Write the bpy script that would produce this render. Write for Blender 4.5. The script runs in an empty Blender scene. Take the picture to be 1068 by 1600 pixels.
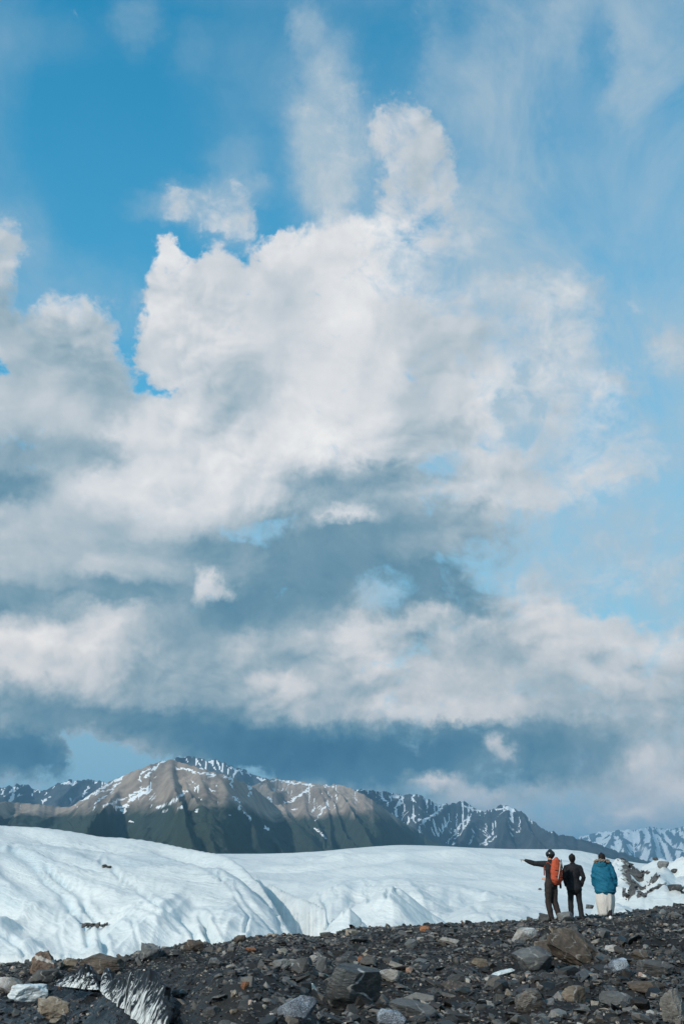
import bpy, bmesh, math, random
import numpy as np
from mathutils import Vector, Matrix, Euler, noise as mnoise

random.seed(7)
RNG = np.random.RandomState(11)
scene = bpy.context.scene
COL = scene.collection

# ---------------------------------------------------------------- camera
PITCH = math.radians(19.47)
FPX = 1556.0            # focal length in photo pixels (35 mm on a 36 mm tall frame)
CAM_Z = 1.55
cam = bpy.data.cameras.new('camera')
cam_o = bpy.data.objects.new('camera', cam)
COL.objects.link(cam_o)
cam_o.location = (0, 0, CAM_Z)
cam_o.rotation_euler = (math.pi / 2 + PITCH, 0, 0)
cam.sensor_fit = 'VERTICAL'
cam.sensor_height = 36.0
cam.sensor_width = 24.0
cam.lens = 35.0
cam.clip_start = 0.1
cam.clip_end = 90000
scene.camera = cam_o

SUN_EL = math.radians(30)
SUN_AZ = math.radians(-136)     # from +Y (view direction) turning to the left, slightly behind the camera
SUN_DIR = Vector((math.sin(SUN_AZ) * math.cos(SUN_EL), math.cos(SUN_AZ) * math.cos(SUN_EL), math.sin(SUN_EL)))
sun = bpy.data.lights.new('sun', 'SUN')
sun.energy = 3.1
sun.angle = math.radians(1.2)
sun.color = (1.0, 0.91, 0.80)
sun_o = bpy.data.objects.new('sun', sun)
COL.objects.link(sun_o)
sun_o.rotation_euler = SUN_DIR.to_track_quat('Z', 'Y').to_euler()

vs = scene.view_settings
scene.display_settings.display_device = 'sRGB'
vs.view_transform = 'Standard'
vs.look = 'None'
vs.exposure = 0.0
vs.gamma = 1.0
vs.use_curve_mapping = False
scene.cycles.max_bounces = 6
scene.cycles.volume_bounces = 0
scene.cycles.use_denoising = True


def pix_dir(px, py):
    """direction of a place seen in the photograph (y forward, z up)"""
    x = (px - 534.0) / FPX
    u = (800.0 - py) / FPX
    c, s = math.cos(PITCH), math.sin(PITCH)
    return (x, c - u * s, s + u * c)


def P(px, py, Y):
    d = pix_dir(px, py)
    k = Y / d[1]
    return Vector((d[0] * k, Y, CAM_Z + d[2] * k))


# ---------------------------------------------------------------- node helper
class NT:
    def __init__(self, tree):
        self.t = tree
        tree.nodes.clear()

    def n(self, typ, inputs=None, **props):
        nd = self.t.nodes.new(typ)
        for k, v in props.items():
            setattr(nd, k, v)
        if inputs:
            for k, v in inputs.items():
                s = nd.inputs[k]
                if isinstance(v, bpy.types.NodeSocket):
                    self.t.links.new(v, s)
                else:
                    s.default_value = v
        return nd

    def m(self, op, a, b=None, c=None, clamp=False):
        i = {0: a}
        if b is not None: i[1] = b
        if c is not None: i[2] = c
        return self.n('ShaderNodeMath', i, operation=op, use_clamp=clamp).outputs[0]

    def v(self, op, a, b=None, c=None):
        i = {0: a}
        if b is not None: i[1] = b
        if c is not None: i[2] = c
        nd = self.n('ShaderNodeVectorMath', i, operation=op)
        return nd.outputs['Value'] if op in ('DOT_PRODUCT', 'LENGTH') else nd.outputs[0]

    def ramp(self, fac, stops, interp='LINEAR'):
        nd = self.n('ShaderNodeValToRGB', {0: fac})
        cr = nd.color_ramp
        cr.interpolation = interp
        while len(cr.elements) < len(stops):
            cr.elements.new(0.5)
        for e, (p, c) in zip(cr.elements, stops):
            e.position = p
        for e, (p, c) in zip(cr.elements, stops):
            e.position = p
            e.color = (c[0], c[1], c[2], 1.0)
        return nd.outputs[0]

    def mix(self, f, a, b, blend='MIX'):
        nd = self.n('ShaderNodeMix', None, data_type='RGBA', blend_type=blend)
        for s, v in ((nd.inputs[0], f), (nd.inputs[6], a), (nd.inputs[7], b)):
            if isinstance(v, bpy.types.NodeSocket):
                self.t.links.new(v, s)
            else:
                s.default_value = v if not isinstance(v, tuple) or len(v) != 3 else (*v, 1)
        return nd.outputs[2]

    def mapr(self, x, a, b, c=0.0, d=1.0, smooth=False):
        nd = self.n('ShaderNodeMapRange', {0: x, 1: a, 2: b, 3: c, 4: d},
                    interpolation_type='SMOOTHSTEP' if smooth else 'LINEAR')
        return nd.outputs[0]

    def noise(self, vec, scale, detail=4, rough=0.5, dist=0.0, col=False, typ='FBM'):
        nd = self.n('ShaderNodeTexNoise', {'Vector': vec, 'Scale': scale, 'Detail': detail,
                                           'Roughness': rough, 'Distortion': dist})
        return nd.outputs['Color' if col else 'Fac']


def srgb(r, g, b):
    return tuple(((v / 255) / 12.92 if v / 255 < 0.04045 else ((v / 255 + 0.055) / 1.055) ** 2.4) for v in (r, g, b))
HAZE = 5.5e-5


# ---------------------------------------------------------------- sky: where the clouds stand, as soft shapes
# raster over azimuth/elevation, three values: cloud cover, cloud tone, thin veil
STEP = 5
XS = np.arange(-260, 1331, STEP, dtype=float)
YS = np.arange(-220, 1431, STEP, dtype=float)
GX, GY = np.meshgrid(XS, YS)
COV = np.zeros_like(GX)
TON = np.full_like(GX, 0.5)
VEI = np.zeros_like(GX)


def blur(a, r):
    s = max(r / STEP, 0.4)
    n = int(s * 2.5) + 1
    k = np.exp(-0.5 * (np.arange(-n, n + 1) / s) ** 2)
    k /= k.sum()
    p = np.pad(a, ((n, n), (0, 0)), mode='edge')
    a = sum(p[i:i + a.shape[0]] * k[i] for i in range(2 * n + 1))
    p = np.pad(a, ((0, 0), (n, n)), mode='edge')
    return sum(p[:, i:i + a.shape[1]] * k[i] for i in range(2 * n + 1))


def poly_mask(pts, r):
    ins = np.zeros(GX.shape, bool)
    j = len(pts) - 1
    for i in range(len(pts)):
        (x1, y1), (x2, y2) = pts[i], pts[j]
        if y1 != y2:
            ins ^= ((y1 > GY) != (y2 > GY)) & (GX < (x2 - x1) * (GY - y1) / (y2 - y1) + x1)
        j = i
    return blur(ins.astype(float), r)


def ell_mask(cx, cy, rx, ry, rot=0.0):
    a = math.radians(rot)
    dx, dy = GX - cx, GY - cy
    u = (dx * math.cos(a) + dy * math.sin(a)) / rx
    v = (-dx * math.sin(a) + dy * math.cos(a)) / ry
    return np.exp(-(u * u + v * v) ** 1.5 * 0.75)


def stamp(m, cov=None, ton=None, vei=None):
    for arr, val in ((COV, cov), (TON, ton), (VEI, vei)):
        if val is not None:
            arr += (val - arr) * m


def E(cx, cy, rx, ry, ton=None, cov=None, vei=None, rot=0.0, k=1.0):
    stamp(ell_mask(cx, cy, rx, ry, rot) * k, cov, ton, vei)


def PG(pts, r, ton=None, cov=None, vei=None):
    stamp(poly_mask(pts, r), cov, ton, vei)


E(110, 480, 130, 60, vei=.32)
E(10, 400, 60, 90, vei=.32)
# veils of thin cloud, right side and top
stamp(1 / (1 + np.exp(-(GX - 690 + (GY - 300) * 0.1) / 55)), vei=0.46)
for a in ((870, 200, 30, 40, .1), (930, 120, 22, 40, .1), (740, 240, 20, 40, .15), (1010, 110, 16, 30, .2), (880, 330, 40, 26, .2), (940, 420, 40, 30, .25), (1010, 330, 26, 50, .2), (720, 60, 14, 50, .2),
          (800, 70, 65, 120, .62), (755, 160, 70, 90, .62), (690, 60, 26, 90, .5), (1030, 50, 60, 60, .6), (1000, 175, 50, 55, .7),
          (800, 285, 45, 55, .66), (700, 370, 130, 60, .62), (790, 400, 90, 60, .66), (640, 420, 60, 50, .6), (960, 330, 110, 50, .4),
          (215, 25, 36, 45, .34), (300, 80, 30, 40, .16), (400, 120, 90, 90, .14), (60, 60, 80, 40, .14), (480, 40, 24, 32, .42),
          (370, 240, 45, 30, .24), (930, 60, 30, 50, .15), (900, 180, 40, 60, .22), (1040, 250, 40, 90, .45)):
    E(*a[:4], vei=a[4])
stamp(np.clip((GY - 700) / 500, 0, 1) * (GX > -999), vei=None)
# left bank
PG([(-300, 320), (0, 331), (28, 345), (40, 380), (34, 430), (24, 462), (44, 500), (62, 456), (72, 452), (100, 480), (128, 468), (165, 488),
    (185, 530), (205, 590), (222, 640), (170, 700), (170, 1100), (-300, 1100)], 15, ton=.64, cov=1)
# the big cumulus
PG([(214, 500), (212, 560), (238, 612), (190, 640), (150, 690), (130, 720), (130, 1000), (880, 1000), (830, 860), (880, 815), (935, 780), (1000, 740),
    (1044, 715), (1000, 660), (965, 610), (940, 575), (905, 560), (948, 520), (930, 465), (880, 425), (800, 428), (720, 442), (668, 440),
    (655, 424), (640, 400), (612, 372), (603, 346), (540, 346), (500, 337), (460, 343), (425, 362), (405, 392), (385, 403), (345, 386),
    (318, 394), (298, 402), (284, 374), (262, 356), (243, 366), (232, 425)], 7, ton=.83, cov=1)
# lower deck
PG([(-300, 900), (820, 890), (850, 900), (900, 945), (980, 965), (1100, 975), (1400, 965), (1400, 1250), (1060, 1250), (850, 1262), (640, 1262),
    (480, 1240), (410, 1215), (240, 1182), (180, 1163), (130, 1152), (60, 1146), (0, 1136), (-300, 1130)], 7, ton=.5, cov=1)
# softer right edge of the cumulus
for a in ((905, 480, 60, 60, .62), (880, 560, 60, 40, .6), (960, 600, 60, 50, .6), (1020, 700, 50, 40, .62), (950, 780, 60, 30, .5), (740, 450, 120, 24, .7)):
    E(*a[:4], cov=a[4])
E(1050, 540, 36, 46, ton=.66, cov=.75)
E(1004, 476, 20, 16, ton=.7, cov=.6)
E(1050, 800, 40, 16, ton=.7, cov=.45)
for a in ((900, 860, 110, 60, .62, .48), (1000, 900, 90, 40, .66, .55), (780, 880, 60, 40, .62, .6), (1010, 850, 50, 14, .7, .5), (830, 820, 40, 20, .6, .5)):
    E(*a[:4], ton=a[4], cov=a[5])
for a in ((840, 470, 60, 50, .66), (900, 520, 60, 50, .6), (930, 640, 70, 60, .62), (980, 700, 70, 40, .56), (880, 720, 50, 30, .7), (780, 520, 30, 26, .62), (860, 440, 70, 26, .6)):
    E(*a[:4], cov=a[4], vei=.55)
# blue openings
for a in ((792, 640, 20, 26, .12), (818, 588, 15, 20, .12), (812, 684, 30, 18, .15), (836, 640, 18, 22, .2), (760, 700, 20, 12, .4), (850, 560, 12, 14, .3)):
    E(*a[:4], cov=a[4])
E(690, 728, 32, 14, cov=.32)
E(255, 612, 22, 12, cov=.3)
E(2, 582, 18, 20, cov=.2)
E(980, 828, 90, 40, cov=.3)
E(405, 824, 44, 12, cov=.38, rot=-14)
E(596, 936, 34, 20, cov=.40)
E(265, 420, 16, 8, cov=.3)
E(1035, 960, 40, 18, cov=.3)
# the tall tower and the streak left of it
E(690, 350, 80, 80, cov=.5, vei=.8, ton=.66)
PG([(600, 150), (630, 136), (660, 160), (690, 200), (716, 262), (720, 320), (690, 380), (650, 420), (592, 370), (588, 300), (578, 210)], 8, ton=.68, cov=.9, vei=.3)
E(640, 380, 60, 50, ton=.66, cov=.72)
PG([(495, 85), (520, 78), (548, 120), (580, 190), (570, 262), (550, 310), (530, 350), (478, 345), (474, 300), (490, 262), (464, 190), (480, 140)], 11, ton=.66, cov=.44, vei=.7)
E(478, 45, 20, 30, ton=.6, cov=.30, vei=.5)
E(562, 310, 20, 34, cov=.14)
# wisps over the shoulder
PG([(185, 318), (240, 300), (255, 284), (310, 284), (355, 262), (385, 268), (428, 283), (425, 310), (380, 310), (405, 345), (402, 378), (350, 385),
    (310, 355), (290, 335), (250, 335)], 10, ton=.68, cov=.36, vei=.5)
E(275, 322, 22, 13, ton=.74, cov=.72)
E(270, 295, 22, 10, ton=.74, cov=.68)
E(340, 352, 26, 20, ton=.76, cov=.8)
E(364, 284, 14, 14, ton=.76, cov=.74)
E(388, 345, 16, 34, ton=.68, cov=.6)
for a in ((905, 450, 50, 30), (990, 690, 60, 60), (930, 540, 70, 60), (860, 600, 60, 60), (960, 870, 130, 80), (770, 440, 120, 30), (400, 826, 60, 20), (592, 936, 50, 30), (1050, 540, 50, 50), (806, 640, 50, 60), (515, 210, 60, 130), (690, 728, 40, 20)):
    E(*a, vei=.72)
# tones, upper cumulus
for a in ((565, 368, 75, 26, 1.0), (445, 375, 60, 24, .88), (530, 470, 48, 52, .96), (610, 420, 50, 40, .9), (266, 385, 32, 28, .88), (245, 440, 26, 40, .86),
          (330, 440, 70, 40, .8), (300, 560, 80, 60, .74), (430, 480, 70, 60, .74), (640, 500, 40, 50, .76), (375, 640, 90, 50, .64), (400, 590, 70, 40, .62),
          (480, 650, 55, 75, .94), (560, 640, 55, 90, .86), (500, 705, 60, 30, .96), (640, 600, 34, 100, .6), (700, 560, 70, 90, .62), (590, 560, 30, 60, .84),
          (760, 480, 70, 40, .62), (790, 600, 34, 30, .86), (755, 640, 28, 40, .84), (690, 690, 70, 30, .52), (240, 650, 60, 22, .8), (190, 690, 50, 22, .96),
          (300, 710, 90, 30, .8), (370, 750, 90, 34, .86), (430, 780, 50, 14, .9), (210, 775, 110, 18, .9), (300, 800, 80, 30, .8), (110, 820, 110, 40, .56),
          (240, 860, 130, 28, .5), (95, 490, 50, 26, .74), (65, 470, 12, 26, .8), (8, 380, 30, 50, .74), (20, 480, 24, 60, .45), (110, 560, 90, 44, .48),
          (120, 530, 60, 20, .55), (160, 620, 60, 40, .42), (60, 640, 80, 30, .62), (60, 705, 130, 28, .36), (160, 712, 40, 18, .36), (10, 760, 60, 26, .2),
          (890, 620, 60, 50, .74), (830, 520, 40, 50, .66), (920, 520, 40, 30, .74), (860, 690, 70, 26, .62), (930, 690, 70, 30, .7), (1000, 715, 50, 16, .74),
          (740, 770, 80, 22, .84), (720, 730, 40, 16, .74), (860, 770, 70, 16, .74), (830, 740, 60, 20, .62), (690, 800, 80, 20, .6)):
    E(*a[:4], ton=a[4])
# tones, the dark waist
for a in ((600, 742, 110, 22, .34), (500, 758, 60, 20, .36), (640, 800, 130, 36, .36), (480, 830, 110, 44, .26), (560, 880, 170, 70, .18), (440, 930, 90, 50, .18),
          (680, 930, 70, 60, .16), (780, 860, 80, 40, .4), (380, 960, 80, 36, .14), (330, 870, 50, 36, .28), (60, 920, 150, 22, .28), (210, 925, 110, 22, .24),
          (10, 960, 60, 24, .2), (70, 885, 60, 22, .5), (10, 880, 40, 26, .56), (300, 1000, 80, 40, .3), (700, 860, 100, 14, .44)):
    E(*a[:4], ton=a[4])
for a in ((320, 902, 13, 13), (314, 926, 9, 18), (338, 926, 22, 7), (352, 918, 9, 9), (330, 912, 12, 10)):
    E(*a, ton=.92, k=.85)
E(540, 800, 48, 8, ton=.84)
E(552, 793, 16, 8, ton=.9)
E(470, 810, 30, 6, ton=.45)
# tones, lower deck
for a in ((60, 1025, 110, 38, .95), (20, 1000, 50, 26, .9), (130, 990, 60, 22, .9, ), (170, 968, 46, 22, .86), (120, 1064, 70, 16, .85), (215, 1005, 34, 40, .6), (300, 1060, 120, 46, .4),
          (60, 968, 50, 10, .4), (400, 1020, 46, 30, .6), (450, 1070, 50, 20, .7), (480, 1000, 60, 40, .46), (420, 1045, 50, 16, .34), (560, 1000, 44, 42, .86),
          (550, 1046, 40, 24, .5), (590, 1040, 36, 26, .8), (520, 1120, 130, 22, .62), (640, 1010, 50, 26, .6), (720, 990, 60, 24, .62), (690, 965, 40, 18, .7),
          (665, 985, 24, 14, .34), (760, 1000, 24, 22, .4), (845, 955, 46, 30, .82), (840, 1000, 26, 28, .38), (900, 990, 70, 30, .82), (820, 1050, 60, 26, .5),
          (930, 1050, 60, 26, .62), (1010, 1000, 60, 30, .7), (1040, 1050, 60, 40, .66), (700, 1055, 50, 24, .72), (770, 1070, 60, 20, .6), (640, 1090, 60, 20, .6),
          (710, 1116, 110, 16, .9), (570, 1132, 60, 12, .6), (860, 1110, 70, 10, .62), (960, 1120, 90, 14, .62), (300, 1128, 26, 6, .6)):
    E(*a[:4], ton=a[4])
for a in ((905, 965, 70, 14, .86), (860, 985, 50, 16, .84), (960, 1000, 60, 16, .84), (1030, 1010, 50, 18, .86), (880, 1030, 60, 14, .8), (980, 1060, 70, 16, .84), (750, 980, 20, 14, .84),
          (700, 1000, 26, 12, .82), (650, 975, 22, 10, .8), (600, 975, 16, 10, .84), (545, 985, 24, 16, .95), (585, 1020, 18, 12, .92), (480, 1005, 26, 14, .8), (430, 1060, 30, 10, .84),
          (465, 1090, 30, 10, .82), (640, 1108, 60, 10, .86), (780, 1108, 60, 8, .86), (725, 965, 14, 10, .3), (660, 1000, 12, 12, .32), (800, 1025, 22, 10, .4), (930, 1020, 24, 8, .45),
          (1000, 1035, 30, 7, .45), (560, 1080, 40, 10, .5), (880, 1075, 40, 8, .48), (620, 1060, 30, 8, .48), (180, 1035, 20, 24, .7), (90, 1045, 80, 10, .84), (30, 1058, 50, 10, .98)):
    E(*a[:4], ton=a[4], k=.8)
# dark base
for a in ((20, 1096, 90, 14, .34), (90, 1120, 120, 16, .18), (260, 1130, 130, 24, .06), (420, 1160, 160, 26, -.05), (560, 1180, 200, 34, -.12), (440, 1200, 120, 24, -.1),
          (700, 1160, 120, 24, .0), (760, 1145, 60, 10, .1), (600, 1215, 110, 20, -.04), (860, 1170, 110, 34, .14), (960, 1180, 60, 40, .26), (870, 1140, 60, 12, .3),
          (780, 1215, 120, 18, .1), (1050, 1160, 60, 30, .5), (1040, 1220, 70, 34, .66), (980, 1235, 60, 24, .6)):
    E(*a[:4], ton=a[4])
E(780, 1163, 14, 10, ton=.9)
E(796, 1172, 14, 8, ton=.88)
E(770, 1160, 8, 10, ton=.8)
E(700, 1222, 56, 10, ton=.66, rot=8)
E(676, 1214, 26, 7, ton=.85, rot=16)
E(760, 1232, 40, 8, ton=.6)
E(830, 1236, 16, 8, ton=.75)
# left low cloud and pale gap
PG([(-300, 1140), (0, 1140), (60, 1146), (85, 1152), (92, 1170), (100, 1180), (122, 1206), (60, 1218), (20, 1208), (-300, 1210)], 6, ton=-.02, cov=1)
E(88, 1160, 26, 8, ton=.4)
E(58, 1222, 22, 9, ton=.6, cov=.7)
E(10, 1240, 40, 14, ton=.4, cov=.4)
# hazy bank above the right horizon
PG([(600, 1250), (1400, 1240), (1400, 1450), (600, 1450)], 12, ton=.62, cov=.62)
E(930, 1275, 80, 18, ton=.66, cov=.7)
E(850, 1262, 60, 12, ton=.5, cov=.4)
E(985, 1272, 34, 14, ton=1.0, cov=.9)
E(1045, 1240, 40, 20, ton=.95, cov=.9)
E(1000, 1190, 30, 24, ton=.85)
E(920, 1290, 40, 10, ton=.9, cov=.7)
E(700, 1222, 50, 9, ton=.95, rot=8)
E(670, 1213, 24, 6, ton=1.05, rot=16)
E(720, 1252, 90, 10, ton=.44, cov=.8)

AZ0, AZN, AZS = -27.0, 91, 0.6
EL0, ELN, ELS = -2.0, 80, 0.65


def grid_sample(arr, az, el):
    d = (math.sin(az) * math.cos(el), math.cos(az) * math.cos(el), math.sin(el))
    c, s = math.cos(PITCH), math.sin(PITCH)
    f = d[1] * c + d[2] * s
    u = -d[1] * s + d[2] * c
    x = 534 + FPX * d[0] / f
    y = 800 - FPX * u / f
    i = min(max((x - XS[0]) / STEP, 0), len(XS) - 1.001)
    j = min(max((y - YS[0]) / STEP, 0), len(YS) - 1.001)
    i0, j0 = int(i), int(j)
    a, b = i - i0, j - j0
    return ((arr[j0, i0] * (1 - a) + arr[j0, i0 + 1] * a) * (1 - b) + (arr[j0 + 1, i0] * (1 - a) + arr[j0 + 1, i0 + 1] * a) * b)


def row_group(row, pos, half):
    g = bpy.data.node_groups.new('cloud_band', 'ShaderNodeTree')
    for nm in ('left', 'centre', 'right', 'past_left', 'past_centre'):
        g.interface.new_socket(nm, in_out='INPUT', socket_type='NodeSocketFloat')
    g.interface.new_socket('value', in_out='OUTPUT', socket_type='NodeSocketColor')
    q = NT(g)
    gi = q.n('NodeGroupInput')
    l = q.ramp(gi.outputs[0], list(zip(pos, row[:31])))
    c = q.ramp(gi.outputs[1], list(zip(pos, row[30:61])))
    r = q.ramp(gi.outputs[2], list(zip(pos, row[60:])))
    q.n('NodeGroupOutput', {0: q.mix(gi.outputs[4], q.mix(gi.outputs[3], l, c), r)})
    return g


def build_world():
    w = bpy.data.worlds.new('World')
    scene.world = w
    w.use_nodes = True
    t = NT(w.node_tree)
    w.cycles.sampling_method = 'MANUAL'
    w.cycles.sample_map_resolution = 512
    co = t.n('ShaderNodeTexCoord').outputs['Generated']
    d0 = t.v('NORMALIZE', co)
    # billows shift the shapes
    w1 = t.noise(d0, 9.0, 3, 0.55, col=True)
    w2 = t.noise(d0, 42.0, 6, 0.6, col=True)
    o1 = t.v('MULTIPLY', t.v('SUBTRACT', w1, (.5, .5, .5)), (.034, .034, .03))
    o2 = t.v('MULTIPLY', t.v('SUBTRACT', w2, (.5, .5, .5)), (.03, .03, .026))
    w3 = t.noise(d0, 120.0, 4, 0.6, col=True)
    o3 = t.v('MULTIPLY', t.v('SUBTRACT', w3, (.5, .5, .5)), (.014, .014, .012))
    d = t.v('NORMALIZE', t.v('ADD', d0, t.v('ADD', o1, t.v('ADD', o2, o3))))
    sp = t.n('ShaderNodeSeparateXYZ', {0: d})
    x, y, z = sp.outputs
    az = t.m('ARCTAN2', x, y)
    el = t.m('ARCSINE', z)
    R = math.pi / 180
    half = 30
    fL = t.mapr(az, -27 * R, -9 * R)
    fC = t.mapr(az, -9 * R, 9 * R)
    fR = t.mapr(az, 9 * R, 27 * R)
    isC = t.m('GREATER_THAN', az, -9 * R)
    isR = t.m('GREATER_THAN', az, 9 * R)
    fv = t.m('MULTIPLY_ADD', el, 1 / (ELS * R), -EL0 / ELS)
    acc = None
    pos = [i / half for i in range(half + 1)]
    for r in range(ELN):
        e = (EL0 + r * ELS) * R
        row = []
        for c in range(AZN):
            a = (AZ0 + c * AZS) * R
            row.append((min(max(grid_sample(COV, a, e), 0), 1), min(max(grid_sample(TON, a, e) * .8 + .2, 0), 1),
                        min(max(grid_sample(VEI, a, e), 0), 1)))
        rg = row_group(row, pos, half)
        gn = t.n('ShaderNodeGroup', None, node_tree=rg)
        for s_, v_ in zip(gn.inputs, (fL, fC, fR, isC, isR)):
            t.t.links.new(v_, s_)
        acc = gn.outputs[0] if acc is None else t.mix(t.m('SUBTRACT', fv, float(r - 1)), acc, gn.outputs[0])
    # past the mapped part the same broken cloud goes on
    g1 = t.noise(d0, 2.6, 5, 0.55)
    g2 = t.noise(d0, 3.4, 4, 0.5)
    gen = t.n('ShaderNodeCombineXYZ', {0: t.mapr(g1, .42, .62), 1: t.mapr(g2, .3, .7, .35, .95), 2: .3}).outputs[0]
    near = t.m('MULTIPLY', t.mapr(t.m('ABSOLUTE', az), 27 * R, 21 * R), t.mapr(el, 49 * R, 45.5 * R))
    mp = t.n('ShaderNodeMix', None, data_type='VECTOR')
    for s, vv in ((mp.inputs[0], near), (mp.inputs[4], gen), (mp.inputs[5], acc)):
        t.t.links.new(vv, s)
    sep = t.n('ShaderNodeSeparateXYZ', {0: mp.outputs[1]})
    cov, ton, vei = sep.outputs
    ton = t.mapr(ton, .2, 1.0, 0.0, 1.0)
    nd = t.n('ShaderNodeMapRange', {0: sep.outputs[1], 1: 0.0, 2: 1.0, 3: -.25, 4: 1.0}, clamp=False)
    ton = nd.outputs[0]
    # edge detail
    st = t.v('MULTIPLY', d0, (1, 1, 1.25))
    ne = t.noise(st, 22.0, 9, 0.64, .7)
    ne2 = t.noise(st, 75.0, 6, 0.62, .5)
    cov2 = t.m('ADD', cov, t.m('ADD', t.m('MULTIPLY', t.m('SUBTRACT', ne, .5), 1.6), t.m('MULTIPLY', t.m('SUBTRACT', ne2, .5), .6)))
    hi_ = t.m('ADD', .80, t.m('MULTIPLY', vei, .55))
    alpha = t.n('ShaderNodeMapRange', {0: cov2, 1: t.m('SUBTRACT', .31, t.m('MULTIPLY', vei, .13)), 2: hi_}, interpolation_type='SMOOTHSTEP').outputs[0]
    # relief: fluff lit from the upper left
    L = (-.60, -.2, .78)
    q1 = t.v('ADD', st, t.v('MULTIPLY', t.v('SUBTRACT', t.noise(st, 7.0, 3, .5, col=True), (.5, .5, .5)), (.085, .085, .085)))

    def puff(vec, sc, det):
        # rounded heads: inverted smooth cells, two sizes
        a = t.n('ShaderNodeTexVoronoi', {'Vector': vec, 'Scale': sc, 'Detail': det, 'Roughness': .52, 'Lacunarity': 2.1},
                feature='F1', normalize=True).outputs['Distance']
        return t.m('SUBTRACT', 1.0, a)
    rel = t.m('SUBTRACT', puff(q1, 15.0, 3.0), puff(t.v('ADD', q1, tuple(v * .010 for v in L)), 15.0, 3.0))
    b0 = t.noise(q1, 9.0, 6, .52, .4)
    b1 = t.noise(t.v('ADD', q1, tuple(v * .022 for v in L)), 9.0, 6, .52, .4)
    rel2 = t.m('SUBTRACT', b0, b1)
    msk = t.mapr(t.noise(d0, 6.5, 3, .5), .42, .62, .12, 1.0, smooth=True)
    k = t.mapr(ton, 0.0, .8, .3, 1.0)
    tt = t.m('ADD', t.m('MULTIPLY_ADD', ton, 1.1, .02), t.m('MULTIPLY', t.m('ADD', t.m('MULTIPLY', t.m('MULTIPLY', rel, msk), PUFF), t.m('MULTIPLY', rel2, .8)), k))
    tt = t.m('ADD', tt, t.m('MULTIPLY', t.m('SUBTRACT', t.noise(q1, 19.0, 9, .62), .5), .36))
    low = t.mapr(z, .34, .10)
    tt = t.m('ADD', tt, t.m('MULTIPLY', t.m('MULTIPLY', t.m('SUBTRACT', t.noise(q1, 44.0, 7, .6, .3), .5), .42), t.m('MULTIPLY', low, t.mapr(ton, .05, .5, .2, 1.0))))
    # thin rims let the light through
    rim = t.m('MULTIPLY', t.mapr(alpha, .25, .98, 1.0, 0.0), t.mapr(ton, .1, .5, .0, .12))
    tt = t.m('ADD', tt, rim)
    cc = t.ramp(t.mapr(tt, -.25, 1.22), [(0.0, srgb(22, 82, 118)), (.2, srgb(66, 117, 146)), (.38, srgb(116, 150, 168)), (.55, srgb(166, 184, 194)),
                                       (.70, srgb(203, 209, 214)), (.83, srgb(225, 226, 228)), (1.0, srgb(246, 244, 242))])
    cc = t.mix(low, cc, t.mix(1.0, cc, (1.02, .975, .94, 1), 'MULTIPLY'))
    sky = t.n('ShaderNodeTexSky', sky_type='NISHITA', sun_disc=False)
    sky.sun_elevation = SUN_EL
    sky.sun_rotation = SUN_AZ % (2 * math.pi)
    sky.air_density = 1.0
    sky.dust_density = .6
    sky.ozone_density = 1.5
    blue = t.mix(1.0, sky.outputs[0], SKY_TINT, 'MULTIPLY')
    # veil and haze toward the horizon and the right
    vn = t.noise(t.v('MULTIPLY', d0, (1.1, 1, .8)), 8.0, 9, .64, .5)
    vf = t.m('MULTIPLY', vei, t.mapr(vn, .28, .72, .2, 1.7), clamp=True)
    vb = t.n('ShaderNodeBackground', {0: (*srgb(176, 196, 209), 1), 1: 1.0}).outputs[0]
    sb = t.n('ShaderNodeBackground', {0: blue, 1: .1}).outputs[0]
    cb = t.n('ShaderNodeBackground', {0: cc, 1: 1.0}).outputs[0]
    hz = t.n('ShaderNodeBackground', {0: (*srgb(140, 187, 210), 1), 1: 1.0}).outputs[0]
    hf = t.mapr(z, .72, .05, 0.0, .85)
    hf = t.m('MAXIMUM', t.m('MULTIPLY', hf, t.mapr(az, -.45, .25, .5, 1.1)), t.mapr(z, .36, .12))
    s1 = t.n('ShaderNodeMixShader', {0: hf, 1: sb, 2: hz}).outputs[0]
    s2 = t.n('ShaderNodeMixShader', {0: vf, 1: s1, 2: vb}).outputs[0]
    s3 = t.n('ShaderNodeMixShader', {0: t.m('MULTIPLY', alpha, .97), 1: s2, 2: cb}).outputs[0]
    t.n('ShaderNodeOutputWorld', {0: s3})


SKY_TINT = (0.24, 2.05, 2.2, 1)
PUFF = 1.5
build_world()


# ---------------------------------------------------------------- numpy noise
_PERM = np.random.RandomState(3).permutation(256)
_PERM = np.concatenate([_PERM, _PERM])
_ANG = np.random.RandomState(4).rand(256) * 2 * np.pi
_GR = np.stack([np.cos(_ANG), np.sin(_ANG)], 1)


def perlin(x, y):
    x = np.asarray(x, float); y = np.asarray(y, float)
    x0 = np.floor(x); y0 = np.floor(y)
    fx, fy = x - x0, y - y0
    xi, yi = x0.astype(int) & 255, y0.astype(int) & 255
    u = fx * fx * fx * (fx * (fx * 6 - 15) + 10)
    v = fy * fy * fy * (fy * (fy * 6 - 15) + 10)

    def g(ix, iy, dx, dy):
        h = _GR[_PERM[_PERM[ix & 255] + (iy & 255)]]
        return h[..., 0] * dx + h[..., 1] * dy
    a = g(xi, yi, fx, fy); b = g(xi + 1, yi, fx - 1, fy)
    c = g(xi, yi + 1, fx, fy - 1); d = g(xi + 1, yi + 1, fx - 1, fy - 1)
    return ((a + (b - a) * u) + ((c + (d - c) * u) - (a + (b - a) * u)) * v) * 1.5


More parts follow.
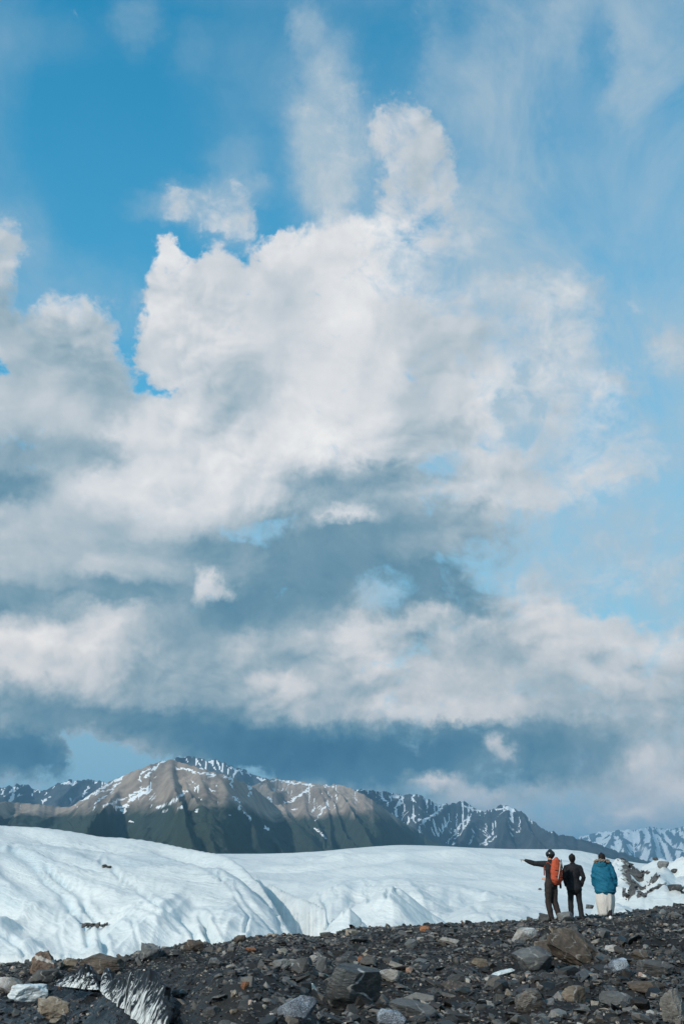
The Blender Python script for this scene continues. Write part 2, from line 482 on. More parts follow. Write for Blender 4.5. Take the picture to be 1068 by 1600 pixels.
def fbm(x, y, oct=5, gain=0.5, lac=2.03):
    s, a = 0, 1.0
    for i in range(oct):
        s = s + a * perlin(x + 17.3 * i, y - 9.1 * i)
        x, y, a = x * lac, y * lac, a * gain
    return s


def ridged(x, y, oct=5, gain=0.5, lac=2.1):
    s, a, w = 0, 1.0, 1.0
    for i in range(oct):
        n = 1 - np.abs(perlin(x + 31.7 * i, y + 13.9 * i))
        n = n * n * w
        s = s + a * n
        w = np.clip(n * 1.6, 0, 1)
        x, y, a = x * lac, y * lac, a * gain
    return s


def interp(x, pts, col=1):
    return np.interp(x, [p[0] for p in pts], [p[col] for p in pts])


def sstep(a, b, x):
    t = np.clip((x - a) / (b - a), 0, 1)
    return t * t * (3 - 2 * t)


def link(name, me, mats=(), parent=None):
    o = bpy.data.objects.new(name, me)
    COL.objects.link(o)
    for m in mats:
        if m.name not in [x.name for x in me.materials if x]:
            me.materials.append(m)
    if parent is not None:
        o.parent = parent
    return o


def grid_mesh(name, X, Y, Z, mats, attrs=None, parent=None, kind='structure'):
    r, c = X.shape
    me = bpy.data.meshes.new(name)
    co = np.stack([X, Y, Z], -1).reshape(-1, 3)
    i = np.arange(r * c).reshape(r, c)
    f = np.stack([i[:-1, :-1], i[:-1, 1:], i[1:, 1:], i[1:, :-1]], -1).reshape(-1, 4)
    me.vertices.add(len(co)); me.vertices.foreach_set('co', co.ravel())
    me.loops.add(f.size); me.loops.foreach_set('vertex_index', f.ravel())
    me.polygons.add(len(f)); me.polygons.foreach_set('loop_start', np.arange(0, f.size, 4))
    me.polygons.foreach_set('use_smooth', np.ones(len(f), bool))
    me.update(calc_edges=True)
    for k, a in (attrs or {}).items():
        at = me.attributes.new(k, 'FLOAT', 'POINT')
        at.data.foreach_set('value', np.asarray(a, np.float32).ravel())
    o = link(name, me, mats, parent)
    if kind and parent is None:
        o['kind'] = kind
    return o


def material(name):
    m = bpy.data.materials.new(name)
    m.use_nodes = True
    return m, NT(m.node_tree)


def finish(t, base, rough=.8, normal=None, spec=.3, **kw):
    i = {'Base Color': base, 'Roughness': rough, 'Specular IOR Level': spec}
    if normal is not None:
        i['Normal'] = normal
    i.update(kw)
    b = t.n('ShaderNodeBsdfPrincipled', i)
    t.n('ShaderNodeOutputMaterial', {0: b.outputs[0]})
    return b


def attr(t, name):
    return t.n('ShaderNodeAttribute', None, attribute_name=name).outputs['Fac']


def bump(t, h, dist, strength=1.0):
    return t.n('ShaderNodeBump', {'Height': h, 'Distance': dist, 'Strength': strength}).outputs[0]


# ---------------------------------------------------------------- ground of the moraine
#             px    py(crest) Y
CREST = [(-900, 1520, 32), (-300, 1515, 31), (0, 1510, 30), (60, 1507, 30), (110, 1503, 30), (150, 1501, 29.5), (190, 1500, 29), (225, 1492, 28.5), (262, 1487, 28),
         (300, 1477, 28), (325, 1482, 28), (345, 1480, 28), (372, 1470, 28), (400, 1468, 28), (430, 1463, 28), (462, 1461, 28), (490, 1466, 28), (520, 1464, 27.5),
         (545, 1455, 27.5), (580, 1453, 27.5), (620, 1451, 27.5), (660, 1450, 27.5), (700, 1447, 27.5), (740, 1445, 27.5), (800, 1441, 27), (850, 1438, 26.8), (900, 1436, 26.8),
         (950, 1433, 27), (1000, 1426, 27.5), (1068, 1416, 28.5), (1300, 1405, 29), (1900, 1400, 30)]
_cx, _cz, _cy = [], [], []
for px, py, Y in CREST:
    Y = Y * (1.07 + .07 * min(max((px - 300) / 400, 0), 1))
    p = P(px, py, Y)
    _cx.append(p.x / p.y); _cz.append(p.z); _cy.append(Y)


def ground_z(x, y):
    x = np.asarray(x, float); y = np.asarray(y, float)
    k = x / np.maximum(y, 4.0)
    zc = np.interp(k, _cx, _cz)
    yc = np.interp(k, _cx, _cy)
    t = np.clip((y - 10.0) / (yc - 10.0), 0, 1)
    t2 = t * t * (3 - 2 * t) * .35 + t * .65
    z = zc * t2
    # hummocks, quiet at the crest line so that its outline stays
    q = 1 - .75 * sstep(.7, .95, t)
    z = z + q * (.20 * fbm(x * .32 + 3, y * .32 + 8, 4) + .07 * fbm(x * 1.3, y * 1.3, 4)) + .035 * fbm(x * 3.1, y * 3.1, 3)
    # melt channel running down on the left
    cxl = np.interp(y, [8, 11, 13, 16, 19, 23, 27], [-1.9, -2.35, -3.0, -4.6, -6.2, -8.6, -10.5])
    wid = np.interp(y, [8, 12, 16, 22, 28], [.55, .8, 1.5, 2.6, 3.2])
    dx = (x - cxl) / wid
    dep = np.interp(y, [8, 12, 16, 20, 26], [.55, .75, .75, .35, .0])
    ch = np.where(dx < 0, np.exp(-(dx / 2.2) ** 2), np.exp(-(dx / 1.0) ** 4))
    z = z - dep * ch
    z = z + np.interp(y, [9, 12, 17, 21], [.05, .28, .25, 0]) * np.exp(-((dx - 1.9) / .8) ** 2)
    # falls off behind the crest
    z = z - np.maximum(y - yc - .8, 0) * .2
    return z


m_ground, t = material('moraine grit')
oc = t.n('ShaderNodeTexCoord').outputs['Object']
a = t.noise(oc, .6, 5, .6); b = t.noise(oc, 9, 6, .65); c = t.noise(oc, 55, 4, .6)
wet = attr(t, 'wet')
colr = t.ramp(t.mapr(t.m('ADD', t.m('MULTIPLY', a, .5), t.m('MULTIPLY', b, .5)), .32, .66),
              [(0, (.006, .006, .006)), (.5, (.014, .012, .011)), (1, (.036, .030, .024))])
wc = t.ramp(t.noise(t.v('MULTIPLY', oc, (1, .5, 1)), 7, 6, .6), [(.3, (.007, .009, .012)), (.6, (.016, .021, .026)), (.72, (.08, .10, .115))])
colr = t.mix(wet, colr, wc)
h = t.m('ADD', t.m('MULTIPLY', b, .05), t.m('MULTIPLY', c, .018))
finish(t, colr, t.mapr(wet, 0, 1, .75, .32), bump(t, h, 1.0, .9), .4)

yy = np.concatenate([np.arange(5, 36, .085), np.arange(36, 48, .5)])
kk = np.concatenate([np.linspace(-1.6, -.42, 40)[:-1], np.linspace(-.42, .42, 300), np.linspace(.42, 1.6, 40)[1:]])
K, YY = np.meshgrid(kk, yy)
XX = K * (YY + 2)
ZZ = ground_z(XX, YY)
cxl = np.interp(YY, [8, 11, 13, 16, 19, 23, 27], [-1.9, -2.35, -3.0, -4.6, -6.2, -8.6, -10.5])
wid = np.interp(YY, [8, 12, 16, 22, 28], [.6, .9, 1.7, 3.0, 3.2])
wetv = np.clip(np.exp(-((XX - cxl) / (wid * 1.3)) ** 2) * 1.5 - .25 + .3 * fbm(XX, YY, 3), 0, 1) * (YY < 24)
ground = grid_mesh('ground', XX, YY, ZZ, [m_ground], {'wet': wetv})
print('ground', len(ground.data.vertices))


def proj(X, Y, Z):
    c, s = math.cos(PITCH), math.sin(PITCH)
    f = np.maximum(Y * c + (Z - CAM_Z) * s, 1e-3); u = -Y * s + (Z - CAM_Z) * c
    return 534 + FPX * X / f, 800 - FPX * u / f


def seg_dist(px, py, pts):
    d = np.full(px.shape, 1e9)
    for (x1, y1), (x2, y2) in zip(pts[:-1], pts[1:]):
        vx, vy = x2 - x1, y2 - y1
        t = np.clip(((px - x1) * vx + (py - y1) * vy) / (vx * vx + vy * vy), 0, 1)
        d = np.minimum(d, np.hypot(px - x1 - t * vx, py - y1 - t * vy))
    return d


# ---------------------------------------------------------------- glacier
def smooth_sil(sil, r):
    x = np.arange(-1300, 2001, 2.0)
    y = interp(x, sil)
    k = np.exp(-.5 * (np.arange(-30, 31) * 2.0 / r) ** 2); k /= k.sum()
    y = np.convolve(np.pad(y, 30, mode='edge'), k, mode='valid')
    return list(zip(x.tolist(), y.tolist()))


def lobe(px, Y, sil, foot_y, foot_z, crest_y, power, back=.05, jag=0.0, wob=None):
    """height of one swell of ice: foot, convex rise to its crest (outline sil), slow fall behind"""
    yc = crest_y(px) if callable(crest_y) else crest_y
    yf = foot_y(px) if callable(foot_y) else foot_y
    py = interp(px, sil)
    u = (800.0 - py) / FPX
    c, s = math.cos(PITCH), math.sin(PITCH)
    tc = (s + u * c) / (c - u * s)
    tf = (foot_z - CAM_Z) / yf
    s_ = np.clip((Y - yf) / (yc - yf), 0, 1)
    z = CAM_Z + (tf + (tc - tf) * (1 - (1 - s_) ** power)) * Y
    zc = CAM_Z + tc * yc
    z = np.where(Y < yf, foot_z - (yf - Y) * .9, z)
    z = np.where(Y > yc, zc - (Y - yc) * back - ((Y - yc) * .02) ** 2 * .2, z)
    return z, s_


def px_of(x, y):
    # azimuth written as the photo column it has at the horizon height (y 1350)
    u = -550.0 / FPX
    c, s = math.cos(PITCH), math.sin(PITCH)
    return 534 + FPX * (x / y) * (c - u * s)


SIL_A = [(-1200, 1290), (-300, 1280), (0, 1290), (60, 1293), (120, 1301), (150, 1307), (200, 1310), (230, 1314), (260, 1319), (290, 1326), (320, 1331), (350, 1336),
         (375, 1350), (400, 1374), (425, 1410), (445, 1445), (470, 1480), (520, 1540), (2000, 1540)]
SIL_B = [(-1200, 1334), (300, 1334), (400, 1335), (460, 1334), (510, 1331), (560, 1325), (620, 1320), (690, 1322), (740, 1325), (800, 1327), (870, 1327),
         (920, 1334), (950, 1342), (1000, 1352), (1068, 1356), (2000, 1350)]
SIL_C = [(-1200, 1500), (380, 1420), (400, 1372), (425, 1384), (455, 1396), (485, 1408), (508, 1420), (522, 1450), (540, 1520), (2000, 1520)]
SIL_D = [(-1200, 1600), (470, 1490), (505, 1450), (540, 1425), (575, 1403), (598, 1388), (612, 1385), (625, 1390), (650, 1410), (690, 1440), (720, 1470), (800, 1520), (2000, 1600)]
SIL_E = [(-1200, 1500), (440, 1480), (480, 1405), (505, 1384), (530, 1376), (580, 1372), (640, 1371), (700, 1378), (760, 1392), (820, 1405), (900, 1425), (960, 1440), (2000, 1500)]
SIL_F = [(-1200, 1600), (500, 1480), (520, 1440), (535, 1424), (546, 1418), (556, 1428), (575, 1450), (600, 1490), (2000, 1600)]
SIL_G = [(-1200, 1700), (640, 1500), (690, 1432), (740, 1410), (790, 1404), (850, 1412), (900, 1424), (1000, 1450), (2000, 1500)]
SIL_R = [(-1200, 1600), (900, 1460), (930, 1400), (948, 1362), (958, 1350), (968, 1346), (985, 1352), (1000, 1362), (1012, 1350), (1022, 1343), (1035, 1340), (1050, 1352),
         (1062, 1345), (1080, 1340), (1100, 1352), (1140, 1345), (1300, 1350), (2000, 1350)]

gy = np.concatenate([np.linspace(29, 60, 130)[:-1], 60 * (900 / 60.) ** np.linspace(0, 1, 210)])
gk = np.concatenate([np.linspace(-1.5, -.4, 50)[:-1], np.linspace(-.4, .4, 620), np.linspace(.4, 1.5, 50)[1:]])
K, GYY = np.meshgrid(gk, gy)
GXX = K * GYY
PXX = px_of(GXX, GYY)
parts = []
crA = lambda p: np.interp(p, [-500, 0, 250, 350, 400, 440, 480], [125, 112, 92, 80, 70, 58, 50])
wx = GXX + 1.2 * fbm(GXX * .06, GYY * .06, 3)
wy = GYY + 1.2 * fbm(GXX * .06 + 40, GYY * .06, 3)
zA, sA = lobe(PXX, GYY, smooth_sil(SIL_A, 9), lambda p: np.interp(p, [-400, 0, 300, 470], [44, 45, 42, 40]), -3.6, crA, 2.6)
onA = sstep(0, .12, sA) * (1 - sstep(.86, 1.0, sA))
# folds that sweep down the flank to the right
fold = (wx * .80 + wy * .60)
fl = ridged(fold * .075 + 2, (wx * .6 - wy * .8) * .012 + 5, 4, .5)
cr = ridged(fold * .045 + .6, (wx * .6 - wy * .8) * .010 + 1, 2, .4)
zA = zA + onA * (-1.0 * sstep(.78, .98, cr) * sstep(.1, .3, sA) + (fl - 1.5) * .9 + .12 * ridged(fold * .35, (wx * .6 - wy * .8) * .03, 3))
# steeper broken foot with scoops
zA = zA + onA * (1 - sstep(.2, .55, sA)) * 1.5 * (ridged(GXX * .10 + 7, GYY * .02, 4, .42) - 1.0)
zB, sB = lobe(PXX, GYY, smooth_sil(SIL_B, 14), 60, -4.0, 420, 1.9, back=.02)
onB = sstep(0, .1, sB) * (1 - sstep(.7, 1.0, sB))
zB = zB + onB * (GYY / 200.) * (1.9 * fbm(GXX * .010, GYY * .024 + 3, 5) + 1.5 * (ridged(GXX * .014 + 4, GYY * .030 + GXX * .006, 4) - 1))
zC, sC = lobe(PXX, GYY, smooth_sil(SIL_C, 4), lambda p: np.interp(p, [380, 420, 530], [66, 62, 49]), -3.6, lambda p: np.interp(p, [380, 420, 520], [82, 78, 57]), 1.3, back=.25)
zC = zC - .35 * np.sin(np.pi * np.clip(sC, 0, 1)) * sstep(395, 430, PXX) + .30 * (ridged(PXX * .075, GYY * .02, 3) - 1) * sstep(0, .2, sC) * (1 - sstep(.8, 1, sC))
zD, sD = lobe(PXX, GYY, SIL_D, 47, -3.5, 60, 1.1, back=.35)
zE, sE = lobe(PXX, GYY, smooth_sil(SIL_E, 8), lambda p: 60 + 3 * np.sin(p * .05), -3.5, 105, 2.2, back=.06)
zE = zE + 1.2 * (ridged(GXX * .09 + 2, GYY * .03, 4) - 1.05) * sstep(0, .12, sE) * (1 - sstep(.45, .9, sE))
zF, sF = lobe(PXX, GYY, SIL_F, 46, -3.5, 53, 1.1, back=.5)
zG, sG = lobe(PXX, GYY, smooth_sil(SIL_G, 10), 46, -3.2, 72, 1.5, back=.08)
zR, sR = lobe(PXX, GYY, smooth_sil(SIL_R, 3), 48, -2.2, 95, 1.35, back=.2)
seal = sstep(925, 965, PXX)
rn = ridged(GXX * .13 + 3, GYY * .07 + 1, 4, .5)
zR = zR + seal * (1 - sstep(.93, 1.0, sR)) * sstep(0, .2, sR) * 1.25 * (rn - 1.1)
for z_, s_ in ((zC, sC), (zD, sD), (zE, sE), (zF, sF), (zG, sG)):
    z_ += sstep(0, .15, s_) * (1 - sstep(.8, 1, s_)) * (.28 * (ridged(wx * .22 + wy * .13, wy * .05 - wx * .05, 3) - 1) + .12 * fbm(wx * .5, wy * .3, 3))
GZ = zB.copy()
for z_ in (zA, zE, zC, zG, zD, zF, zR):
    k_ = .12
    hh = np.clip(.5 + .5 * (z_ - GZ) / k_, 0, 1)
    GZ = GZ + (z_ - GZ) * hh + k_ * hh * (1 - hh)
GZ = GZ + .05 * fbm(GXX * .9, GYY * .6, 3) * np.clip(60 / GYY, .3, 1.5)
# melt runnels and cracks, surveyed from the photograph: course, half width, depth (m)
qx, qy = proj(GXX, GYY, GZ)
qx = qx + 5 * fbm(GXX * .16, GYY * .16, 4); qy = qy + 4 * fbm(GXX * .16 + 5, GYY * .16, 4)
groove = np.zeros_like(GZ)
near_ = GYY < 130
for pts, w, dp in (([(-60, 1305), (0, 1325), (40, 1345), (80, 1385), (110, 1415), (130, 1440), (138, 1475)], 5, .38), ([(20, 1325), (60, 1350), (100, 1380), (125, 1405), (150, 1440), (172, 1497)], 4.5, .5),
                   ([(0, 1414), (60, 1411), (110, 1424), (124, 1440)], 1.8, .15), ([(175, 1425), (215, 1415), (255, 1430), (290, 1462)], 2.4, .22),
                   ([(316, 1438), (322, 1455), (332, 1480)], 5, .9), ([(320, 1440), (345, 1480)], 2.5, .3), ([(300, 1340), (365, 1380), (400, 1420), (425, 1455)], 3.5, .3),
                   ([(412, 1376), (424, 1395), (434, 1428)], 4, .7), ([(500, 1395), (515, 1425), (510, 1450)], 3, .5), ([(555, 1455), (580, 1425), (606, 1392)], 2, .25),
                   ([(616, 1390), (645, 1415), (695, 1450)], 2, .3), ([(160, 1345), (210, 1390), (260, 1420), (300, 1455), (314, 1484)], 3.2, .33), ([(-20, 1450), (30, 1475), (46, 1505)], 3, .35),
                   ([(94, 1430), (90, 1462), (104, 1500)], 3, .16), ([(208, 1440), (226, 1490)], 2.5, .2),
                   ([(340, 1360), (370, 1400), (385, 1430), (380, 1455)], 2.5, .25), ([(520, 1390), (545, 1410), (540, 1425)], 2.2, .3), ([(720, 1410), (760, 1425), (775, 1440)], 2.4, .25),
                   ([(660, 1400), (720, 1412), (800, 1402)], 2, .25), ([(440, 1400), (446, 1445)], 2, .18), ([(470, 1408), (474, 1448)], 2, .18), ([(570, 1376), (585, 1395), (575, 1410)], 2, .3)):
    dd_ = seg_dist(qx, qy, pts)
    g_ = np.exp(-(dd_ / w) ** 2) * near_
    dp = dp * .58; g_ = g_ * np.clip(.75 + .9 * fbm(GXX * .25 + w, GYY * .18, 3), .15, 1.2)
    GZ = GZ - dp * g_ + dp * .3 * np.exp(-((dd_ - 2.1 * w) / w) ** 2) * near_
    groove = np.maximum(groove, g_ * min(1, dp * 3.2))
grey_tone = np.where(zA >= GZ - 1.0, sstep(.28, .62, sA + .12 * fbm(GXX * .09, GYY * .05, 4)), .55 + .5 * fbm(GXX * .02, GYY * .05, 3)) * (1 - .6 * groove)  # greyer towards the top of the left lobe, in patches over the rest
GZ = np.maximum(GZ, -5.0)
# rock debris lying on the ice: right side slope, streaks between the seracs
dn = fbm(GXX * .2, GYY * .2, 5, .65)
deb = sstep(.10, .22, .8 * dn + .85 * np.exp(-(((PXX - 1000) / 30) ** 2 + ((GYY - 55) / 6) ** 2)) - .3) * seal * (GYY < 75)
deb = np.maximum(deb, sstep(.30, .42, fbm(GXX * .16 + 9, GYY * .12, 5, .6)) * sstep(955, 990, PXX) * (GYY > 60) * (GYY < 160))
# seams of bluer, cleaner ice
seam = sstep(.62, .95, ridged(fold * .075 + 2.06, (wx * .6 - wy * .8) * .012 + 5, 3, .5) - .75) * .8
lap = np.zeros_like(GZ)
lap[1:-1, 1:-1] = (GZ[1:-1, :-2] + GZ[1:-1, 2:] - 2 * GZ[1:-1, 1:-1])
glac_attr = {'debris': deb, 'seam': np.clip(np.maximum(seam * (PXX < 520) * .6, groove), 0, 1), 'grey_tone': np.clip(grey_tone, 0, 1)}

m_ice, t = material('glacier ice')
oc = t.n('ShaderNodeTexCoord').outputs['Object']
rot = t.n('ShaderNodeVectorRotate', {'Vector': oc, 'Angle': math.radians(-37)}, rotation_type='Z_AXIS').outputs[0]
st = t.noise(t.v('MULTIPLY', rot, (1.0, .06, .5)), .55, 8, .62, .6)
st2 = t.noise(t.v('MULTIPLY', rot, (1.0, .12, .4)), 3.2, 6, .6, .3)
big = t.noise(oc, .05, 5, .55)
base = t.ramp(t.mapr(st, .3, .7), [(0, (.62, .67, .68)), (.4, (.755, .765, .75)), (1, (.84, .83, .79))])
base = t.mix(t.mapr(big, .45, .68, 0, .35), base, (.66, .76, .79, 1))
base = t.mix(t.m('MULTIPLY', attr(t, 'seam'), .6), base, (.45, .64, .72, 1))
base = t.mix(t.m('MULTIPLY', attr(t, 'grey_tone'), t.mapr(t.noise(t.v('MULTIPLY', rot, (1, .3, 1)), .9, 8, .7), .3, .6, .25, .9)), base, (.60, .635, .64, 1))
# fine grit frozen in the surface
gr = t.noise(t.v('MULTIPLY', rot, (1, .35, 1)), 2.2, 9, .75)
base = t.mix(t.mapr(gr, .50, .74, 0, .6), base, (.40, .43, .44, 1))
spk = t.noise(oc, 9.0, 4, .6)
patch = t.noise(oc, .12, 4, .6)
base = t.mix(t.m('MULTIPLY', t.mapr(spk, .66, .72), t.mapr(patch, .5, .62)), base, (.12, .12, .12, 1))
db = t.n('ShaderNodeMapRange', {0: t.m('ADD', attr(t, 'debris'), t.m('MULTIPLY', t.m('SUBTRACT', t.noise(oc, 1.6, 9, .75), .5), 1.9)), 1: .45, 2: .6}).outputs[0]
rockc = t.ramp(t.noise(oc, 2.5, 8, .7), [(.3, (.08, .082, .085)), (.7, (.20, .19, .18))])
colr = t.mix(db, base, rockc)
hgt = t.m('ADD', t.m('MULTIPLY', st, .26), t.m('ADD', t.m('MULTIPLY', st2, .05), t.m('MULTIPLY', gr, .10)))
hgt = t.m('ADD', hgt, t.m('MULTIPLY', db, t.m('MULTIPLY', t.noise(oc, 3, 6, .7), .5)))
finish(t, colr, t.mapr(db, 0, 1, .42, .9), bump(t, hgt, 1.0, .9), .35)
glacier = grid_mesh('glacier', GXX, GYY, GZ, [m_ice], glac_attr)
print('glacier', len(glacier.data.vertices))


# ---------------------------------------------------------------- mountains
def erode(Z, cell, iters, F0, smooth=.06, keep=None):
    """running water cuts gullies into a slope (row 0 is the foot): returns heights and drainage area"""
    ny, nx = Z.shape
    Z = Z.copy()
    n = ny * nx
    idx = np.arange(n).reshape(ny, nx)
    A = None
    for it in range(iters):
        pad = np.pad(Z, 1, mode='constant', constant_values=1e9)
        best = np.zeros_like(Z); rec = idx.copy()
        for dy in (-1, 0, 1):
            for dx in (-1, 0, 1):
                if dx == 0 and dy == 0: continue
                nb = pad[1 + dy:1 + dy + ny, 1 + dx:1 + dx + nx]
                sl = (Z - nb) / math.hypot(dx, dy)
                m = sl > best
                best = np.where(m, sl, best)
                rec = np.where(m, idx + dy * nx + dx, rec)
        order = np.argsort(-Z.ravel()).tolist()
        r = rec.ravel().tolist()
        A = [1.0] * n
        for i in order:
            j = r[i]
            if j != i: A[j] += A[i]
        f = (F0 * np.array(A) ** .5 * (keep.ravel() if keep is not None else 1.0)).tolist()
        h = Z.ravel().tolist()
        for i in reversed(order):
            j = r[i]
            if j != i and i >= nx:
                h[i] = (h[i] + f[i] * h[j]) / (1 + f[i])
        Z = np.array(h).reshape(ny, nx)
        lap = np.zeros_like(Z)
        lap[1:-1, 1:-1] = Z[:-2, 1:-1] + Z[2:, 1:-1] + Z[1:-1, :-2] + Z[1:-1, 2:] - 4 * Z[1:-1, 1:-1]
        Z = Z + smooth * lap * (keep if keep is not None else 1)
    return Z, np.array(A).reshape(ny, nx)


def up2(a):
    r = np.repeat(a, 2, 0).astype(float); r[1:-1:2] = (a[:-1] + a[1:]) / 2; r = r[:-1]
    q = np.repeat(r, 2, 1); q[:, 1:-1:2] = (r[:, :-1] + r[:, 1:]) / 2
    return q[:, :-1]


def mountain(name, sil, D, depth, mats, seed=0, base_z=-30, nx=300, pw=1.1, spur=.25, spur_px=90., iters=16, F0=.010, snow_lo=.5, chan=1.0, cover=.0, crest_snow=0.0, jag=1.0, xp=500, streaks=()):
    p0, p1 = sil[0][0], sil[-1][0]
    width = (p1 - p0) * D / FPX
    cell = width / nx
    ny = max(int(depth / cell), 40)
    px = np.linspace(p0, p1, nx)
    PX, T = np.meshgrid(px, np.linspace(0, 1, ny))
    py = interp(PX, sil) + jag * 1.2 * fbm(PX * .11 + seed, PX * 0 + seed, 5, .62)
    u = (800.0 - py) / FPX
    c, s = math.cos(PITCH), math.sin(PITCH)
    k = ((PX - 534.0) / FPX) / (c + 550 / FPX * s)
    yc = D + depth * .5 * fbm(PX * .006 + seed, PX * 0 + 2, 2)
    zc = CAM_Z + yc * (s + u * c) / (c - u * s)
    Y = yc - (1 - T) * depth
    X = k * Y
    H = zc - base_z
    PXF = xp + (PX - xp) / (.55 + .8 * (1 - T))
    sp = ridged(PXF / spur_px + seed * 3.1 + .25 * fbm(PX / spur_px, T * 1.5, 2), T * .7 + seed, 2, .5)
    env = np.sin(np.pi * np.clip(T, 0, 1) ** .9)
    Z = base_z + H * (T ** pw + spur * env * (sp - 1.35)) + H * .035 * fbm(X / cell / 16., Y / cell / 16. + seed, 5, .6) * env
    Z = np.maximum(Z, base_z)
    keep = 1 - sstep(.93, 1.0, T) * .97
    Z, A = erode(Z, cell, iters, F0, .05, keep)
    lap = np.zeros_like(Z)
    zz = Z
    for q in range(2):
        zz = (np.pad(zz, 1, mode='edge')[:-2, 1:-1] + np.pad(zz, 1, mode='edge')[2:, 1:-1] + np.pad(zz, 1, mode='edge')[1:-1, :-2] + np.pad(zz, 1, mode='edge')[1:-1, 2:] + zz) / 5
    lap = (zz - Z) / cell          # positive in hollows
    alt = (Z - base_z) / np.max(zc - base_z)
    la = np.log2(A)
    patch = fbm(PX / 22. + seed, T * 7, 4, .6)
    high = sstep(snow_lo - .06, snow_lo + .16, alt + .10 * patch)
    sn = chan * high * sstep(4.6, 6.2, la + 1.6 * patch) * sstep(-.15, .12, patch) * (1 - sstep(.94, .97, T))
    sn = np.maximum(sn, high * sstep(.32 - cover * .5, .5 - cover * .5, lap * 2.2 + .5 * patch + .25 * cover))
    if crest_snow:
        sn = np.maximum(sn, crest_snow * sstep(.93, .98, T) * sstep(.0, .25, fbm(PX / 13. + 9, T * 3, 3)))
    if streaks:
        sx, sy = proj(X, Y, Z)
        sx = sx + 3.2 * fbm(sx * .09, sy * .12 + seed, 4, .6); sy = sy + 2.6 * fbm(sx * .11 + 7, sy * .14, 4, .6)
        for w, pts in streaks:
            d_ = seg_dist(sx, sy, pts)
            sn = np.maximum(sn, sstep(w * 1.15, w * .5, d_ + (.6 + w * .5) * fbm(sx * .25, sy * .3, 3)))
    # the far side
    nb = 10
    ext = np.linspace(0, 1, nb + 1)[1:, None]
    X2 = X[-1] + ext * 0; Y2 = Y[-1] + ext * depth * .5; Z2 = Z[-1] - ext * H[-1] * .6
    X, Y, Z, sn, alt, T_ = [np.asarray(a_, float) for a_ in (np.vstack([X, X2]), np.vstack([Y, Y2]), np.vstack([Z, Z2]), np.vstack([sn, np.zeros_like(X2)]), np.vstack([alt, np.ones_like(X2)]), np.vstack([T, 1 + 0 * X2]))]
    Z = Z + cell * .3 * fbm(X / cell * .55, Y / cell * .55, 3) * np.clip(1.1 - T_, .15, 1)
    return grid_mesh(name, X, Y, Z, mats, {'snow': sn, 'alt': alt})


def rock_mat(name, lo, mid, hi, green, scale, green_hi=.45, snow_col=(.82, .85, .88)):
    m, t = material(name)
    oc = t.n('ShaderNodeTexCoord').outputs['Object']
    n1 = t.noise(oc, scale, 9, .65)
    n2 = t.noise(t.v('MULTIPLY', oc, (1, 1, .3)), scale * 5, 7, .7)
    c0 = t.ramp(t.mapr(t.m('ADD', t.m('MULTIPLY', n1, .6), t.m('MULTIPLY', n2, .4)), .36, .64), [(0, lo), (.5, mid), (1, hi)])
    al = attr(t, 'alt')
    ga = t.m('ADD', al, t.m('MULTIPLY', t.m('SUBTRACT', n1, .5), .34))
    g = t.mapr(ga, green_hi - .05, green_hi + .06, 1, 0)
    gc = t.ramp(n2, [(.35, tuple(v * .85 for v in green)), (.65, tuple(v * 1.15 for v in green))])
    c1 = t.mix(g, c0, gc)
    s = t.mapr(t.m('ADD', attr(t, 'snow'), t.m('MULTIPLY', t.m('SUBTRACT', t.noise(oc, scale * 9, 6, .7), .5), .8)), .42, .55)
    c2 = t.mix(s, c1, (*snow_col, 1))
    finish(t, c2, .95, bump(t, t.m('ADD', n2, n1), 18 / (scale * 400), .7), .05)
    return m


m_front = rock_mat('brown scree slope', (.17, .14, .12), (.30, .245, .205), (.44, .36, .30), (.044, .060, .050), .0030, .50)
m_back = rock_mat('blue grey rock', (.035, .045, .055), (.06, .07, .08), (.11, .12, .13), (.04, .06, .05), .0025, .12)
m_far = rock_mat('distant alpine rock', (.05, .06, .07), (.09, .10, .11), (.14, .15, .16), (.08, .09, .09), .0012, .05)

S1 = [(-560, 1342), (-420, 1290), (-200, 1262), (-60, 1258), (0, 1253), (50, 1257), (100, 1262), (122, 1248), (160, 1222), (190, 1209), (215, 1199), (240, 1190), (256, 1187), (266, 1189),
      (284, 1194), (310, 1202), (330, 1207), (350, 1212), (368, 1219), (395, 1232), (420, 1253), (450, 1277), (480, 1300), (510, 1321), (540, 1336), (600, 1350)]
S2 = [(340, 1262), (375, 1238), (395, 1226), (410, 1219), (430, 1217), (452, 1219), (470, 1222), (500, 1226), (528, 1226), (545, 1231), (570, 1243), (600, 1262),
      (630, 1284), (660, 1303), (690, 1322), (730, 1340), (780, 1352)]
S3 = [(-560, 1340), (-400, 1262), (-200, 1236), (-20, 1232), (8, 1228), (28, 1225), (44, 1235), (60, 1234), (82, 1223), (100, 1220), (120, 1218), (140, 1221), (170, 1223), (215, 1206), (240, 1195),
      (258, 1188), (272, 1184), (288, 1180), (300, 1187), (316, 1186), (330, 1186), (350, 1195), (372, 1202), (395, 1212), (412, 1216), (440, 1228), (480, 1262), (520, 1300)]
S4 = [(500, 1258), (540, 1240), (565, 1232), (590, 1237), (612, 1239), (630, 1242), (652, 1241), (672, 1249), (684, 1257), (704, 1257), (716, 1254), (728, 1253), (742, 1261), (752, 1267),
      (768, 1266), (780, 1261), (792, 1257), (806, 1262), (820, 1270), (838, 1285), (850, 1294), (872, 1303), (900, 1309), (930, 1317), (960, 1328), (1010, 1345), (1060, 1352)]
S5 = [(860, 1330), (895, 1316), (915, 1306), (935, 1302), (960, 1299), (975, 1296), (995, 1297), (1015, 1293), (1030, 1292), (1045, 1297), (1068, 1293), (1130, 1290), (1250, 1300), (1500, 1306)]
